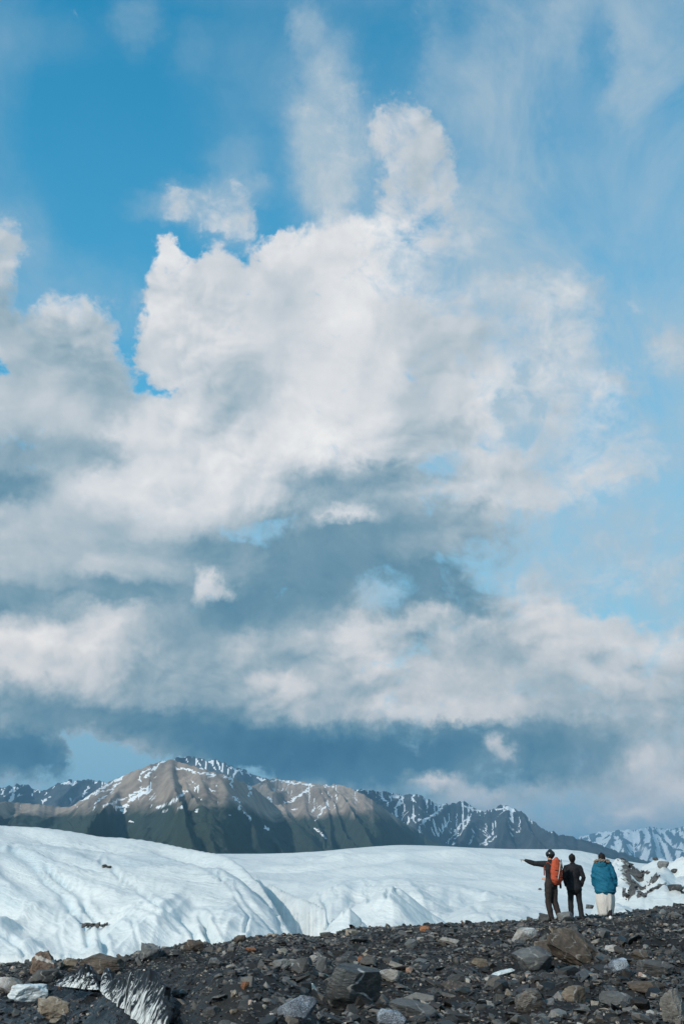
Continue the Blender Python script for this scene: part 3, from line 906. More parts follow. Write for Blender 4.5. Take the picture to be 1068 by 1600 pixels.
def za(w, *p): return (w, [(x * .5056, 1150 + y * .5056) for x, y in p])


def zb(w, *p): return (w, [(528 + x * .5056, 1180 + y * .5056) for x, y in p])


K1 = [za(1.5, (512, 72), (495, 85), (470, 108), (445, 130)), za(1.2, (465, 100), (440, 110), (430, 140)), za(2.6, (470, 165), (430, 182), (400, 200), (378, 238)), za(1.6, (400, 205), (365, 225), (350, 218)),
      za(1.5, (460, 160), (420, 175), (390, 190), (340, 210), (318, 216)), za(1.5, (580, 168), (545, 195), (520, 210), (480, 225)), za(1.3, (540, 95), (565, 102), (600, 112), (660, 118)),
      za(1.1, (655, 120), (640, 132)), za(1.6, (690, 125), (720, 135), (715, 150), (722, 165)), za(1.5, (725, 185), (740, 215), (745, 230), (775, 255)), za(1.4, (765, 145), (775, 175), (768, 185)),
      za(1.4, (380, 125), (340, 150), (300, 170), (265, 195), (230, 200)), za(1.2, (330, 185), (300, 200), (290, 230)), za(1.3, (370, 145), (340, 165), (300, 180)), za(1.0, (600, 170), (612, 155)),
      za(1.2, (545, 222), (567, 220)), za(1.1, (600, 235), (612, 226)), za(1.0, (812, 275), (828, 286)), za(1.0, (700, 240), (712, 244)), za(1.0, (230, 215), (240, 222)), za(1.0, (400, 265), (412, 268)),
      za(.9, (650, 172), (664, 170)), za(.9, (620, 200), (628, 192)), za(.9, (520, 230), (500, 236))]
K2 = [za(1.4, (840, 140), (870, 138), (910, 145), (970, 153)), za(1.5, (960, 156), (930, 180), (905, 200), (880, 205)), za(1.3, (1010, 210), (990, 240), (975, 260)), za(1.3, (975, 285), (1005, 315)),
      za(1.1, (830, 190), (840, 210)), za(1.2, (900, 228), (918, 227)), za(1.1, (985, 215), (960, 235)), za(1.2, (1000, 155), (1030, 158)), za(1.0, (890, 150), (885, 170)), za(1.0, (1040, 190), (1030, 230))]
K3 = [za(1.6, (612, 78), (630, 106)), za(1.4, (655, 78), (664, 106)), za(1.4, (672, 78), (682, 108)), za(1.4, (705, 98), (742, 108)), za(2.2, (792, 128), (822, 140)), za(1.2, (0, 182), (14, 170)), za(1.2, (45, 172), (56, 160)),
      za(1.5, (128, 203), (162, 188)), za(1.3, (190, 148), (240, 141)), za(1.2, (100, 180), (116, 166)), za(1.6, (275, 158), (252, 188)), za(1.0, (575, 64), (585, 84)), za(1.2, (760, 112), (775, 122))]
K4 = [zb(2.4, (196, 135), (180, 165)), zb(1.4, (235, 120), (228, 142), (240, 150)), zb(1.8, (320, 165), (285, 190), (255, 215)), zb(1.3, (130, 122), (152, 150)), zb(1.4, (412, 185), (370, 225), (338, 272)),
      zb(1.1, (405, 197), (385, 228), (352, 275)), zb(1.1, (490, 250), (455, 275)), zb(1.1, (470, 250), (440, 280)), zb(1.5, (487, 170), (510, 161), (550, 172)), zb(1.2, (385, 158), (440, 176)),
      zb(1.3, (296, 156), (332, 152)), zb(1.3, (160, 130), (190, 126)), zb(1.1, (420, 250), (405, 270)), zb(1.0, (550, 240), (558, 236)), zb(1.2, (345, 200), (330, 225)), zb(1.2, (60, 105), (90, 112))]
mountain('mountain_range', S5, 19000, 6000, [m_far], 5.3, -60, jag=1.6, nx=380, spur_px=38., spur=.34, snow_lo=-.2, cover=.58, crest_snow=1.0, xp=1000, chan=.8)
mountain('mountain_ridge', S3, 9000, 3000, [m_back], 2.7, -40, jag=2.6, nx=480, spur_px=40., spur=.34, snow_lo=.5, cover=.0, xp=300, chan=.7, streaks=K3)
mountain('mountain_ridge', S4, 8200, 3000, [m_back], 9.1, -40, jag=2.2, nx=400, spur_px=60., spur=.34, snow_lo=.42, cover=.0, xp=800, chan=.7, streaks=K4)
mountain('mountain', S2, 5600, 2000, [m_front], 6.4, -30, jag=1.3, nx=400, spur_px=80., spur=.34, snow_lo=.55, cover=-.3, chan=.0, xp=450, streaks=K2)
mountain('mountain', S1, 4300, 2000, [m_front], 1.9, -30, jag=1.2, nx=640, spur_px=110., spur=.36, snow_lo=.50, cover=-.3, chan=.0, xp=262, streaks=K1)
# dark valley floor out to the horizon
yy = np.concatenate([np.linspace(30, 900, 20), np.geomspace(1000, 30000, 30)])
K, YY = np.meshgrid(np.linspace(-2.2, 2.2, 60), yy)
m_val, t = material('valley tundra')
oc = t.n('ShaderNodeTexCoord').outputs['Object']
finish(t, t.ramp(t.noise(oc, .002, 8, .6), [(.3, (.03, .05, .035)), (.7, (.06, .07, .05))]), .95, None, .05)
grid_mesh('valley_floor', K * YY, YY, -22 + 3 * fbm(K * YY / 900, YY / 900, 3), [m_val])

# the air itself
hz = bpy.data.meshes.new('haze')
bm = bmesh.new()
bmesh.ops.create_cube(bm, size=1)
bmesh.ops.scale(bm, vec=(60000, 36000, 900), verts=bm.verts)
bmesh.ops.translate(bm, vec=(0, 18000 - 400, 450 - 110), verts=bm.verts)
bm.to_mesh(hz); bm.free()
m_hz, t = material('clear mountain air')
pv = t.n('ShaderNodeVolumePrincipled', {'Color': (.30, .62, .90, 1), 'Density': HAZE, 'Anisotropy': 0.0})
t.n('ShaderNodeOutputMaterial', {1: pv.outputs[0]})
hzo = link('haze', hz, [m_hz])
hzo['kind'] = 'stuff'
hzo['label'] = 'thin bluish air in front of the far mountains'


# ---------------------------------------------------------------- things: helpers
from mathutils.bvhtree import BVHTree


def bvh_of(o):
    me = o.data
    v = np.empty(len(me.vertices) * 3); me.vertices.foreach_get('co', v)
    f = np.empty(len(me.polygons) * 4, int); me.polygons.foreach_get('vertices', f)
    return BVHTree.FromPolygons(v.reshape(-1, 3).tolist(), f.reshape(-1, 4).tolist())


BV_G = bvh_of(ground)
BV_I = bvh_of(glacier)


def hit(bv, px, py):
    d = Vector(pix_dir(px, py)).normalized()
    return bv.ray_cast(Vector((0, 0, CAM_Z)), d)[0]


def down(bv, x, y):
    return bv.ray_cast(Vector((x, y, 60)), Vector((0, 0, -1)))[0]


def tag(o, label=None, cat=None, group=None, kind=None):
    for k, v in (('label', label), ('category', cat), ('group', group), ('kind', kind)):
        if v: o[k] = v
    return o


def empty(name, loc, rz=0.0):
    o = bpy.data.objects.new(name, None)
    COL.objects.link(o)
    o.location = loc; o.rotation_euler = (0, 0, rz)
    o.empty_display_size = .3
    return o


# ---------------------------------------------------------------- stone materials
def stone_mat(name, stops, vein=.0, veincol=(.55, .53, .5), scale=6., rough=.7, spot=0.0, spotcol=(.7, .72, .74), vary=True, spec=.35, lo_bump=.012):
    m, t = material(name)
    oc = t.n('ShaderNodeTexCoord').outputs['Object']
    rnd = t.n('ShaderNodeObjectInfo').outputs['Random']
    off = t.n('ShaderNodeCombineXYZ', {0: t.m('MULTIPLY', rnd, 37.), 1: t.m('MULTIPLY', rnd, 11.), 2: rnd}).outputs[0]
    v = t.v('ADD', oc, off)
    n1 = t.noise(v, scale * .5, 7, .62, .4)
    n2 = t.noise(t.v('MULTIPLY', v, (1, 1, 3.5)), scale * 3, 7, .7)
    f = t.m('ADD', t.m('MULTIPLY', n1, .6), t.m('MULTIPLY', n2, .4))
    if vary:
        f = t.m('ADD', f, t.m('MULTIPLY', t.m('SUBTRACT', rnd, .5), .16))
    c = t.ramp(t.mapr(f, .34, .66), stops)
    if vein:
        w = t.n('ShaderNodeTexWave', {'Vector': t.v('MULTIPLY', v, (.5, .7, 1.6)), 'Scale': scale * .45, 'Distortion': 7.0, 'Detail': 4.0, 'Detail Scale': 1.4}).outputs['Fac']
        brk = t.noise(v, scale * .8, 3, .5)
        c = t.mix(t.m('MULTIPLY', t.mapr(w, .955, .99, 0, vein), t.mapr(brk, .45, .6)), c, (*veincol, 1))
    if spot:
        s = t.noise(v, scale * 16, 6, .8)
        sm = t.noise(v, scale * .6, 3, .5)
        c = t.mix(t.mapr(t.m('ADD', s, t.m('MULTIPLY', t.m('SUBTRACT', sm, .5), .7)), .62 - spot * .25, .68 - spot * .2, 0, .95), c, (*spotcol, 1))
    g = t.noise(v, scale * 14, 5, .7)
    finish(t, c, rough, bump(t, t.m('ADD', t.m('MULTIPLY', n2, lo_bump), t.m('MULTIPLY', g, .0035)), 1.0, 1.0), spec)
    return m


M_SLATE = stone_mat('dark slate', [(0, (.028, .029, .031)), (.5, (.058, .058, .058)), (1, (.105, .10, .094))], vein=.5)
M_GREY = stone_mat('grey slate', [(0, (.075, .078, .080)), (.5, (.125, .128, .128)), (1, (.20, .198, .19))], vein=.35)
M_BROWN = stone_mat('brown weathered rock', [(0, (.030, .024, .020)), (.5, (.070, .055, .044)), (1, (.15, .12, .095))], vein=.3)
M_TAN = stone_mat('tan rock', [(0, (.11, .085, .062)), (.5, (.23, .185, .14)), (1, (.40, .35, .29))], vein=.5)
M_PALE = stone_mat('pale quartz rock', [(0, (.10, .092, .082)), (.5, (.23, .215, .195)), (1, (.46, .43, .40))], spot=.12)
M_ORANGE = stone_mat('orange iron stained rock', [(0, (.15, .065, .035)), (.5, (.29, .13, .065)), (1, (.42, .22, .12))])
M_SNOWY = stone_mat('frost dusted rock', [(0, (.04, .045, .06)), (.5, (.075, .085, .105)), (1, (.12, .13, .15))], spot=.45, spotcol=(.38, .43, .49), scale=6)
M_WET = stone_mat('wet black slate', [(0, (.028, .031, .034)), (.45, (.052, .055, .056)), (.75, (.08, .076, .07)), (1, (.14, .11, .085))], vein=.9, rough=.42, scale=3.4, spec=.5)

m_, t = material('rock with a white band')
oc = t.n('ShaderNodeTexCoord').outputs['Object']
n1 = t.noise(oc, 5, 7, .65); n2 = t.noise(oc, 20, 6, .7)
c = t.ramp(t.mapr(t.m('ADD', t.m('MULTIPLY', n1, .5), t.m('MULTIPLY', n2, .5)), .35, .65), [(0, (.06, .04, .035)), (.5, (.15, .105, .08)), (1, (.24, .19, .15))])
pz = t.m('ADD', t.v('DOT_PRODUCT', oc, (.28, 0, 1)), t.m('MULTIPLY', t.m('SUBTRACT', n1, .5), .22))
c = t.mix(t.mapr(t.m('ABSOLUTE', t.m('SUBTRACT', pz, .44)), .03, .045, 1, 0), c, (.52, .48, .44, 1))
finish(t, c, .75, bump(t, n2, .015, .9), .3)
M_BAND = m_

m_iceb, t = material('block of old ice')
oc = t.n('ShaderNodeTexCoord').outputs['Object']
n = t.noise(oc, 5, 7, .65, .3); n3 = t.noise(oc, 28, 5, .7)
finish(t, t.mix(t.mapr(n3, .6, .75, 0, .6), t.ramp(n, [(.3, (.38, .47, .52)), (.62, (.70, .73, .74))]), (.2, .2, .2, 1)), .35, bump(t, n, .06, .7), .4)
M_ICE = m_iceb


def bm_slab(seed, flat=.3, n=6):
    r = random.Random(seed)
    pts = []
    a0 = r.random() * 6
    for lvl, sc in ((0, .82 + .2 * r.random()), (1, 1.0), (2, .6 + .32 * r.random())):
        for k in range(n):
            if lvl == 1 and r.random() < .35:
                continue
            a = a0 + 6.283 * (k + r.uniform(-.28, .28)) / n
            rad = sc * r.uniform(.72, 1.08)
            pts.append((math.cos(a) * rad, math.sin(a) * rad * .72, flat * (lvl - 1) * r.uniform(.8, 1.1) + math.cos(a) * flat * .25 * r.uniform(-1, 1)))
    b = bmesh.new()
    for p in pts: b.verts.new(p)
    res = bmesh.ops.convex_hull(b, input=b.verts)
    bmesh.ops.delete(b, geom=list({g for g in res['geom_interior'] + res['geom_unused'] if isinstance(g, bmesh.types.BMVert)}), context='VERTS')
    bmesh.ops.triangulate(b, faces=b.faces)
    return b


VAR = []
for i in range(26):
    b = bm_slab(100 + i, flat=random.choice([.09, .13, .18, .26, .42]), n=random.choice([5, 6, 7]))
    b.verts.ensure_lookup_table()
    for k, vv in enumerate(b.verts): vv.index = k
    V = np.array([v.co[:] for v in b.verts]); F = np.array([[v.index for v in f.verts] for f in b.faces])
    me = bpy.data.meshes.new('stone'); b.to_mesh(me); b.free()
    VAR.append((V, F, me))


CHIPS = []
for i in range(22):
    b = bm_slab(400 + i, flat=random.choice([.12, .18, .26, .4]), n=4)
    for k, vv in enumerate(b.verts): vv.index = k
    CHIPS.append((np.array([v.co[:] for v in b.verts]), np.array([[v.index for v in f.verts] for f in b.faces]), None)); b.free()


def rot_mats(yaw, tx, ty):
    cy, sy, cx, sx, cz, sz = np.cos(ty), np.sin(ty), np.cos(tx), np.sin(tx), np.cos(yaw), np.sin(yaw)
    o, l = np.zeros_like(cx), np.ones_like(cx)
    Rx = np.stack([l, o, o, o, cx, -sx, o, sx, cx], -1).reshape(-1, 3, 3)
    Ry = np.stack([cy, o, sy, o, l, o, -sy, o, cy], -1).reshape(-1, 3, 3)
    Rz = np.stack([cz, -sz, o, sz, cz, o, o, o, l], -1).reshape(-1, 3, 3)
    return Ry @ Rx @ Rz


# ---------------------------------------------------------------- rubble: the small stuff
def rubble(name, N, smin, smax, label, ymin=9.3, ymax=34.0, seed=5, lift=.35, VAR=None):
    VAR = VAR or globals()['VAR']
    R = np.random.RandomState(seed)
    y = ymin + (ymax - ymin) * R.rand(N) ** .85
    k = R.uniform(-.44, .44, N)
    x = k * (y + 1)
    s = smin * np.exp(R.exponential(.36, N))
    s = np.minimum(s, smax)
    # thinner cover in the wet melt channel
    cl = np.interp(y, [8, 11, 13, 16, 19, 23, 27], [-1.9, -2.35, -3.0, -4.6, -6.2, -8.6, -10.5])
    wd = np.interp(y, [8, 12, 16, 22, 28], [.6, .9, 1.7, 3.0, 3.2])
    inch = np.exp(-((x - cl) / wd) ** 2) * (y < 23)
    keep = R.rand(N) > inch * .45
    # clumps: some ground is nearly bare grit, some heaped
    keep &= (fbm(x * .55, y * .55, 3) + R.uniform(-.8, .9, N)) > -.62
    bank = np.exp(-(((k + .16) / .07) ** 2)) * (y < 24)
    if smin > .05: keep &= R.rand(N) > bank * .8
    s = s * (1 - .35 * bank)
    x, y, s, inch = x[keep], y[keep], s[keep], inch[keep]
    s = s * np.where(inch > .3, .75, 1)
    N = len(x)
    z = ground_z(x, y) + s * .1 * lift
    Rm = rot_mats(R.rand(N) * 6.283, R.normal(0, .38, N), R.normal(.12, .34, N))
    sc = np.stack([s * R.uniform(.8, 1.4, N), s * R.uniform(.7, 1.15, N), s * R.uniform(.5, 1.4, N)], -1)
    var = R.randint(0, len(VAR), N)
    tone = R.rand(N)
    Vs, Fs, Ts, off = [], [], [], 0
    for i, (V, F, _) in enumerate(VAR):
        idx = np.where(var == i)[0]
        if not len(idx): continue
        P_ = V[None] * sc[idx][:, None, :]
        P_ = np.einsum('nij,nvj->nvi', Rm[idx], P_) + np.stack([x[idx], y[idx], z[idx]], -1)[:, None, :]
        nv = len(V)
        Vs.append(P_.reshape(-1, 3))
        Fs.append((F[None] + (np.arange(len(idx)) * nv)[:, None, None] + off).reshape(-1, 3))
        Ts.append(np.repeat(tone[idx], nv))
        off += nv * len(idx)
    V = np.concatenate(Vs); F = np.concatenate(Fs)
    me = bpy.data.meshes.new(name)
    me.vertices.add(len(V)); me.vertices.foreach_set('co', V.ravel())
    me.loops.add(F.size); me.loops.foreach_set('vertex_index', F.ravel())
    me.polygons.add(len(F)); me.polygons.foreach_set('loop_start', np.arange(0, F.size, 3))
    me.polygons.foreach_set('use_smooth', np.zeros(len(F), bool))
    me.update(calc_edges=True)
    at = me.attributes.new('tone', 'FLOAT', 'POINT'); at.data.foreach_set('value', np.concatenate(Ts).astype(np.float32))
    o = link(name, me, [m_rub])
    tag(o, label, None, None, 'stuff')
    print(name, len(F))
    return o


m_rub, t = material('mixed rubble')
oc = t.n('ShaderNodeTexCoord').outputs['Object']
tn = attr(t, 'tone')
c = t.ramp(tn, [(0, (.009, .009, .009)), (.22, (.022, .0205, .020)), (.42, (.040, .036, .032)), (.55, (.075, .074, .071)), (.63, (.038, .029, .023)), (.77, (.12, .116, .11)),
                (.82, (.11, .088, .07)), (.91, (.21, .205, .195)), (.958, (.21, .17, .13)), (.975, (.34, .31, .27)), (.988, (.50, .47, .43)), (.993, (.27, .12, .06)), (1, (.60, .57, .53))], 'LINEAR')
n2 = t.noise(oc, 24, 6, .7)
c = t.mix(1.0, c, t.ramp(n2, [(.3, (.6, .6, .6)), (.7, (1.35, 1.33, 1.3))]), 'MULTIPLY')
pt = t.noise(oc, .45, 3, .5)
c = t.mix(1.0, c, t.ramp(pt, [(.35, (.62, .64, .68)), (.62, (1.12, 1.1, 1.06))]), 'MULTIPLY')
finish(t, c, .5, bump(t, t.noise(oc, 60, 5, .7), .006, .8), .45)
rubble('gravel', 100000, .022, .08, 'small dark slate chips and gravel covering the moraine in front', seed=5, VAR=CHIPS)
rubble('rubble', 12000, .055, .17, 'dark slate rubble strewn over the moraine in front', seed=6, lift=.8)

# ---------------------------------------------------------------- single stones of the ground (the largest of the small ones)
R = random.Random(21)
mats300 = [M_SLATE] * 9 + [M_GREY] * 7 + [M_BROWN] * 4 + [M_TAN] * 2 + [M_PALE] * 1 + [M_ORANGE] * 1
vmesh = {}
cnt = 0
while cnt < 290:
    y = R.uniform(9.8, 31.0); x = R.uniform(-.38, .38) * (y + 1)
    cl = float(np.interp(y, [8, 11, 13, 16, 19, 23, 27], [-1.9, -2.35, -3.0, -4.6, -6.2, -8.6, -10.5]))
    if abs(x - cl) < .9 and y < 20 and R.random() < .8:
        continue
    if (-.25 < x / y < -.09 and y < 24 and R.random() < .75) or (4.8 < x < 8.2 and 28 < y): continue
    g = down(BV_G, x, y)
    if g is None: continue
    vi = R.randrange(len(VAR)); mt = R.choice(mats300)
    key = (vi, mt.name)
    if key not in vmesh:
        me = VAR[vi][2].copy(); me.name = 'stone'; me.materials.append(mt); vmesh[key] = me
    o = bpy.data.objects.new('stone', vmesh[key])
    COL.objects.link(o)
    s = min(.085 * math.exp(R.expovariate(3.4)), .28)
    if mt in (M_PALE, M_ORANGE): s *= .62
    o.scale = (s, s * R.uniform(.7, 1.1), s * R.uniform(.6, 1.2))
    o.rotation_euler = (R.gauss(0, .22), R.gauss(.1, .2), R.random() * 6.28)
    o.location = (x, y, g.z + s * .08)
    o.parent = ground
    cnt += 1


# ---------------------------------------------------------------- boulders, each one its own thing
def rock_mesh(name, seed, dims, mat, facets=15, sub=5, rough=.05, strata=.0, tilt=(0, 0, 0), flat_top=.0):
    r = random.Random(seed)
    b = bmesh.new()
    bmesh.ops.create_icosphere(b, subdivisions=sub, radius=1.0)
    pl = []
    for i in range(facets):
        while True:
            n = Vector((r.uniform(-1, 1), r.uniform(-1, 1), r.uniform(-1, 1)))
            if .1 < n.length < 1: break
        pl.append((n.normalized(), r.uniform(.5, .8)))
    pl.append((Vector((r.uniform(-.25, .25), r.uniform(-.25, .1), 1)).normalized(), .55 - flat_top))
    for v in b.verts:
        c = v.co.copy()
        for n, d in pl:
            e = c.dot(n) - d
            if e > 0: c -= n * e
        q = c * 2.3 + Vector((seed * 1.7, seed * .3, 0))
        c += c.normalized() * (mnoise.fractal(q, 1.0, 2.0, 4) * rough * 1.6)
        if strata:
            h = c.z * 9 + seed + mnoise.noise(q) * .8
            c.x *= 1 + strata * (abs((h % 1) - .5) - .25); c.y *= 1 + strata * (abs((h % 1) - .5) - .25)
        v.co = Vector((c.x * dims[0], c.y * dims[1], c.z * dims[2])) * .78
    bmesh.ops.rotate(b, matrix=Euler(tilt).to_matrix(), verts=b.verts)
    lo = min(v.co.z for v in b.verts)
    for v in b.verts: v.co.z -= lo
    me = bpy.data.meshes.new(name)
    b.to_mesh(me); b.free()
    me.materials.append(mat)
    return me


def boulder(px, py, w, h, mat, label, name='boulder', cat='rock', seed=1, rot=0.0, deep=.8, sink=.18, tilt=(0, 0, 0), bv=None, group=None, Y=None, lift=0, **kw):
    """w,h: seen width and height in photo pixels; (px,py) its lower middle"""
    bv = bv or BV_G
    p = hit(bv, px, py)
    if p is not None and p.y > 250: Y = 90.0
    if p is None or (Y is not None):
        q = P(px, py, Y or 27.0)
        p = down(bv, q.x, q.y) or q
    # metres per photo pixel there
    dist = (p - Vector((0, 0, CAM_Z))).length
    mpp = dist * math.cos(math.atan(((py - 800) / FPX))) / FPX
    W, H = w * mpp, h * mpp
    me = rock_mesh(name, seed, (W / 2 * 1.22, W / 2 * deep * 1.22, H / 2 * (1 + sink) * 1.35), mat, tilt=tilt, **kw)
    # exact seen size
    co = np.empty(len(me.vertices) * 3); me.vertices.foreach_get('co', co); co = co.reshape(-1, 3)
    co[:, 0] = (co[:, 0] - (co[:, 0].max() + co[:, 0].min()) / 2) * W / (np.ptp(co[:, 0]))
    co[:, 2] = co[:, 2] * (H * (1 + sink)) / np.ptp(co[:, 2])
    me.vertices.foreach_set('co', co.ravel()); me.update()
    o = link(name, me)
    o.location = (p.x, p.y + W * deep * .25, p.z - H * sink + lift * mpp)
    o.rotation_euler = (0, rot, 0)
    tag(o, label, cat, group)
    return o


B = boulder
B(552, 1578, 90, 66, M_WET, 'largest black wet slate boulder with thin white veins, at the bottom middle', seed=17, tilt=(.25, .32, .2), deep=.55, facets=7, strata=.03, rough=.03, sub=5)
B(834, 1517, 64, 34, M_GREY, 'smooth blue-grey oval slab lying left of the long brown boulder', seed=5, tilt=(.1, .18, .2), deep=.6, facets=7, sub=5)
B(892, 1516, 108, 50, M_BROWN, 'long dark brown boulder leaning down to the right behind the grey oval slab', seed=7, rot=.60, deep=.45, strata=.06, sink=.05, lift=6, facets=13, rough=.07, sub=5)
B(850, 1494, 34, 24, M_BROWN, 'brown rock propping the upper end of the long leaning boulder', seed=9, deep=.7, strata=.07)
B(820, 1473, 42, 21, M_PALE, 'pale cream rock just left of the top of the leaning brown boulder', seed=14, deep=.7)
B(788, 1526, 38, 9, M_ICE, 'small pale blue ice sliver left of the grey oval slab', name='ice_block', cat='ice', seed=3, deep=.5, rot=-.25)
B(646, 1590, 78, 26, M_GREY, 'long flat grey slab at the bottom edge right of the black boulder', seed=31, deep=.45, tilt=(.1, .22, .1), facets=8, strata=.05, sub=5)
B(712, 1596, 50, 16, M_SLATE, 'thin dark slab at the bottom right of the long grey slab', seed=33, deep=.5, tilt=(0, .15, 0))
B(472, 1604, 66, 42, M_SNOWY, 'big frost speckled blue-white boulder at the bottom edge left of the black boulder', seed=41, deep=.8, facets=5, rot=-.25, sub=5, rough=.05)
B(612, 1606, 46, 26, M_SNOWY, 'small frost speckled rock at the bottom edge right below the black boulder', seed=43, deep=.8, facets=6)
B(607, 1534, 34, 18, M_PALE, 'crystalline whitish rock right of the black boulder top', seed=44, deep=.7)
B(472, 1522, 36, 24, M_SLATE, 'layered dark block left above the black boulder', seed=45, strata=.12, deep=.8)
B(499, 1520, 18, 24, M_GREY, 'narrow upright grey slab beside the layered dark block', seed=46, deep=.5, rot=.2)
B(440, 1516, 30, 16, M_GREY, 'flat grey slab left of the layered dark block', seed=47, deep=.7)
B(64, 1524, 40, 34, M_BAND, 'reddish brown rock with a slanting white band on the left crest', seed=52, deep=.7, facets=20, rough=.10, sub=5, tilt=(0, -.2, 0))
B(66, 1540, 50, 22, M_SLATE, 'dark rough block right underneath the rock with the white band', seed=53, deep=.7)
B(106, 1514, 26, 14, M_TAN, 'small rounded tan rock between the banded rock and the big flat brown slab', seed=54)
B(160, 1524, 76, 30, M_BROWN, 'broad flat brown slab bridging the melt channel on the left', seed=55, deep=.55, strata=.07, tilt=(0, .08, .1), facets=9, sub=5)
B(232, 1502, 32, 26, M_GREY, 'rounded mid grey boulder on the left crest against the ice', seed=56, deep=.8, facets=6, rough=.09)
B(262, 1496, 34, 12, M_SLATE, 'thin dark ledge slab right of the rounded grey boulder', seed=57, deep=.6)
B(12, 1552, 42, 22, M_PALE, 'grey-white streaked rock at the left edge beside the white ice block', seed=58, deep=.6)
B(41, 1568, 60, 26, M_ICE, 'clean white ice block lying in the rubble at the lower left', name='ice_block', cat='ice', seed=59, deep=.6, facets=8, rough=.09, sub=5)
B(79, 1594, 52, 32, M_TAN, 'tan quartz-veined boulder right below the white ice block', seed=60, deep=.6, tilt=(0, .35, 0), facets=16, rough=.10, sub=5)
B(301, 1487, 34, 17, M_BROWN, 'brown angular rock on the small crest peak against the ice', seed=61, deep=.7)
B(374, 1474, 20, 12, M_BROWN, 'small brown boulder on the crest below the middle of the glacier tongue', seed=62)
B(508, 1466, 18, 9, M_SLATE, 'small flat black rock poking up in the crest dip', seed=63)
B(664, 1456, 18, 9, M_ORANGE, 'orange-brown rock on the crest in front of the ice middle', seed=64, deep=.6)
B(642, 1484, 22, 16, M_GREY, 'upright grey block with flat top just below the middle crest', seed=65)
B(700, 1476, 34, 10, M_PALE, 'thin white quartz slab slanting down left of centre right', seed=66, rot=.25, deep=.4)
B(851, 1442, 18, 14, M_SLATE, 'dark boulder touching the boots of the pointing guide', seed=67)
B(884, 1441, 26, 15, M_GREY, 'grey boulder behind the feet between guide and suited man', seed=68)
B(1057, 1604, 40, 52, M_PALE, 'big pale mottled boulder cut by the lower right edge', seed=69, deep=.8, facets=14, rough=.09, sub=5)
B(1030, 1526, 60, 22, M_SLATE, 'dark slab under a pale flake near the right edge', seed=70, deep=.6, strata=.07)
B(964, 1576, 48, 24, M_GREY, 'flat light grey slab in the lower right rubble', seed=71, deep=.6, tilt=(.1, .2, 0), facets=8)
B(898, 1568, 38, 24, M_TAN, 'grey-tan five sided block left of the flat light grey slab', seed=72, deep=.7)
B(832, 1582, 52, 34, M_WET, 'dark striped slab leaning to the left near the bottom right', seed=73, deep=.5, tilt=(0, -.3, .2), strata=.1)
B(1012, 1556, 60, 20, M_BROWN, 'flat brown slab near the right edge above the pale boulder', seed=74, deep=.6)
B(944, 1466, 22, 14, M_GREY, 'small grey rock below the feet of the woman in blue', seed=75)
B(748, 1512, 28, 14, M_TAN, 'yellow-grey slab left of the grey oval slab', seed=76, deep=.7)
B(336, 1513, 22, 15, M_GREY, 'blue-grey block alone on the dark slope at left of centre', seed=77)
B(382, 1546, 14, 11, M_ORANGE, 'small round salmon stone on the dark lower left slope', name='stone', seed=78)
B(563, 1503, 10, 8, M_ORANGE, 'small bright orange stone above the black boulder', name='stone', seed=79)
B(391, 1487, 18, 6, M_ORANGE, 'flat rust orange stone near the crest left of centre', name='stone', seed=80)
B(490, 1503, 14, 10, M_PALE, 'small cream stone above the narrow upright slab', name='stone', seed=81)
B(970, 1522, 32, 22, M_SNOWY, 'violet-grey rock dusted white, right of the leaning brown boulder', seed=82)
B(957, 1490, 24, 12, M_PALE, 'whitish rock halfway between the woman and the dusted rock', seed=83)
B(768, 1476, 26, 10, M_SLATE, 'flat dark slab right of centre near the crest', seed=84)
B(712, 1540, 30, 16, M_SLATE, 'dark slab midway between black boulder and pale ice sliver', seed=85, deep=.6)
B(1000, 1500, 30, 14, M_BROWN, 'brown slab upper right between dusted rock and frame edge', seed=86)
B(280, 1560, 26, 12, M_SLATE, 'dark slab beside the top end of the fluted ice wall', seed=87)
B(330, 1590, 30, 16, M_SLATE, 'dark rock on the lower left slope near the bottom edge', seed=88)
B(560, 1474, 30, 10, M_SLATE, 'flat black slab just under the middle crest', seed=89)

# rocks lying on the ice
B(163, 1356, 10, 5, M_SLATE, 'left of two tiny dark rocks alone on the big ice slope', name='stone', seed=90, bv=BV_I, sub=3)
B(170, 1357, 8, 4, M_SLATE, 'right and smaller of two tiny dark rocks alone on the big ice slope', name='stone', seed=91, bv=BV_I, sub=3)
for i, (px, py, w, h, lb) in enumerate([(1037, 1355, 17, 9, 'grey rock on top of the broken ice at the right, highest of the large ones'),
                                       (1012, 1366, 9, 4, 'small black rock in the broken ice left of the highest grey rock'),
                                       (1000, 1372, 12, 5, 'flat black rock at the left side of the broken ice'),
                                       (1056, 1364, 14, 6, 'long dark rock right of the highest grey rock on the ice'),
                                       (1056, 1392, 24, 9, 'dark ledge rock in the ice at the right edge'),
                                       (1024, 1345, 10, 5, 'tiny black rock perched on the tip of the broken ice'),
                                       (843, 1391, 5, 3, 'tiny black rock on the ice left of the guide legs'),
                                       (922, 1420, 14, 6, 'small dark rock in the ice between suited man and woman in blue')]):
    B(px, py, w, h, M_SLATE if i else M_GREY, lb, name='stone', seed=120 + i, bv=BV_I, sub=3, deep=1.0)

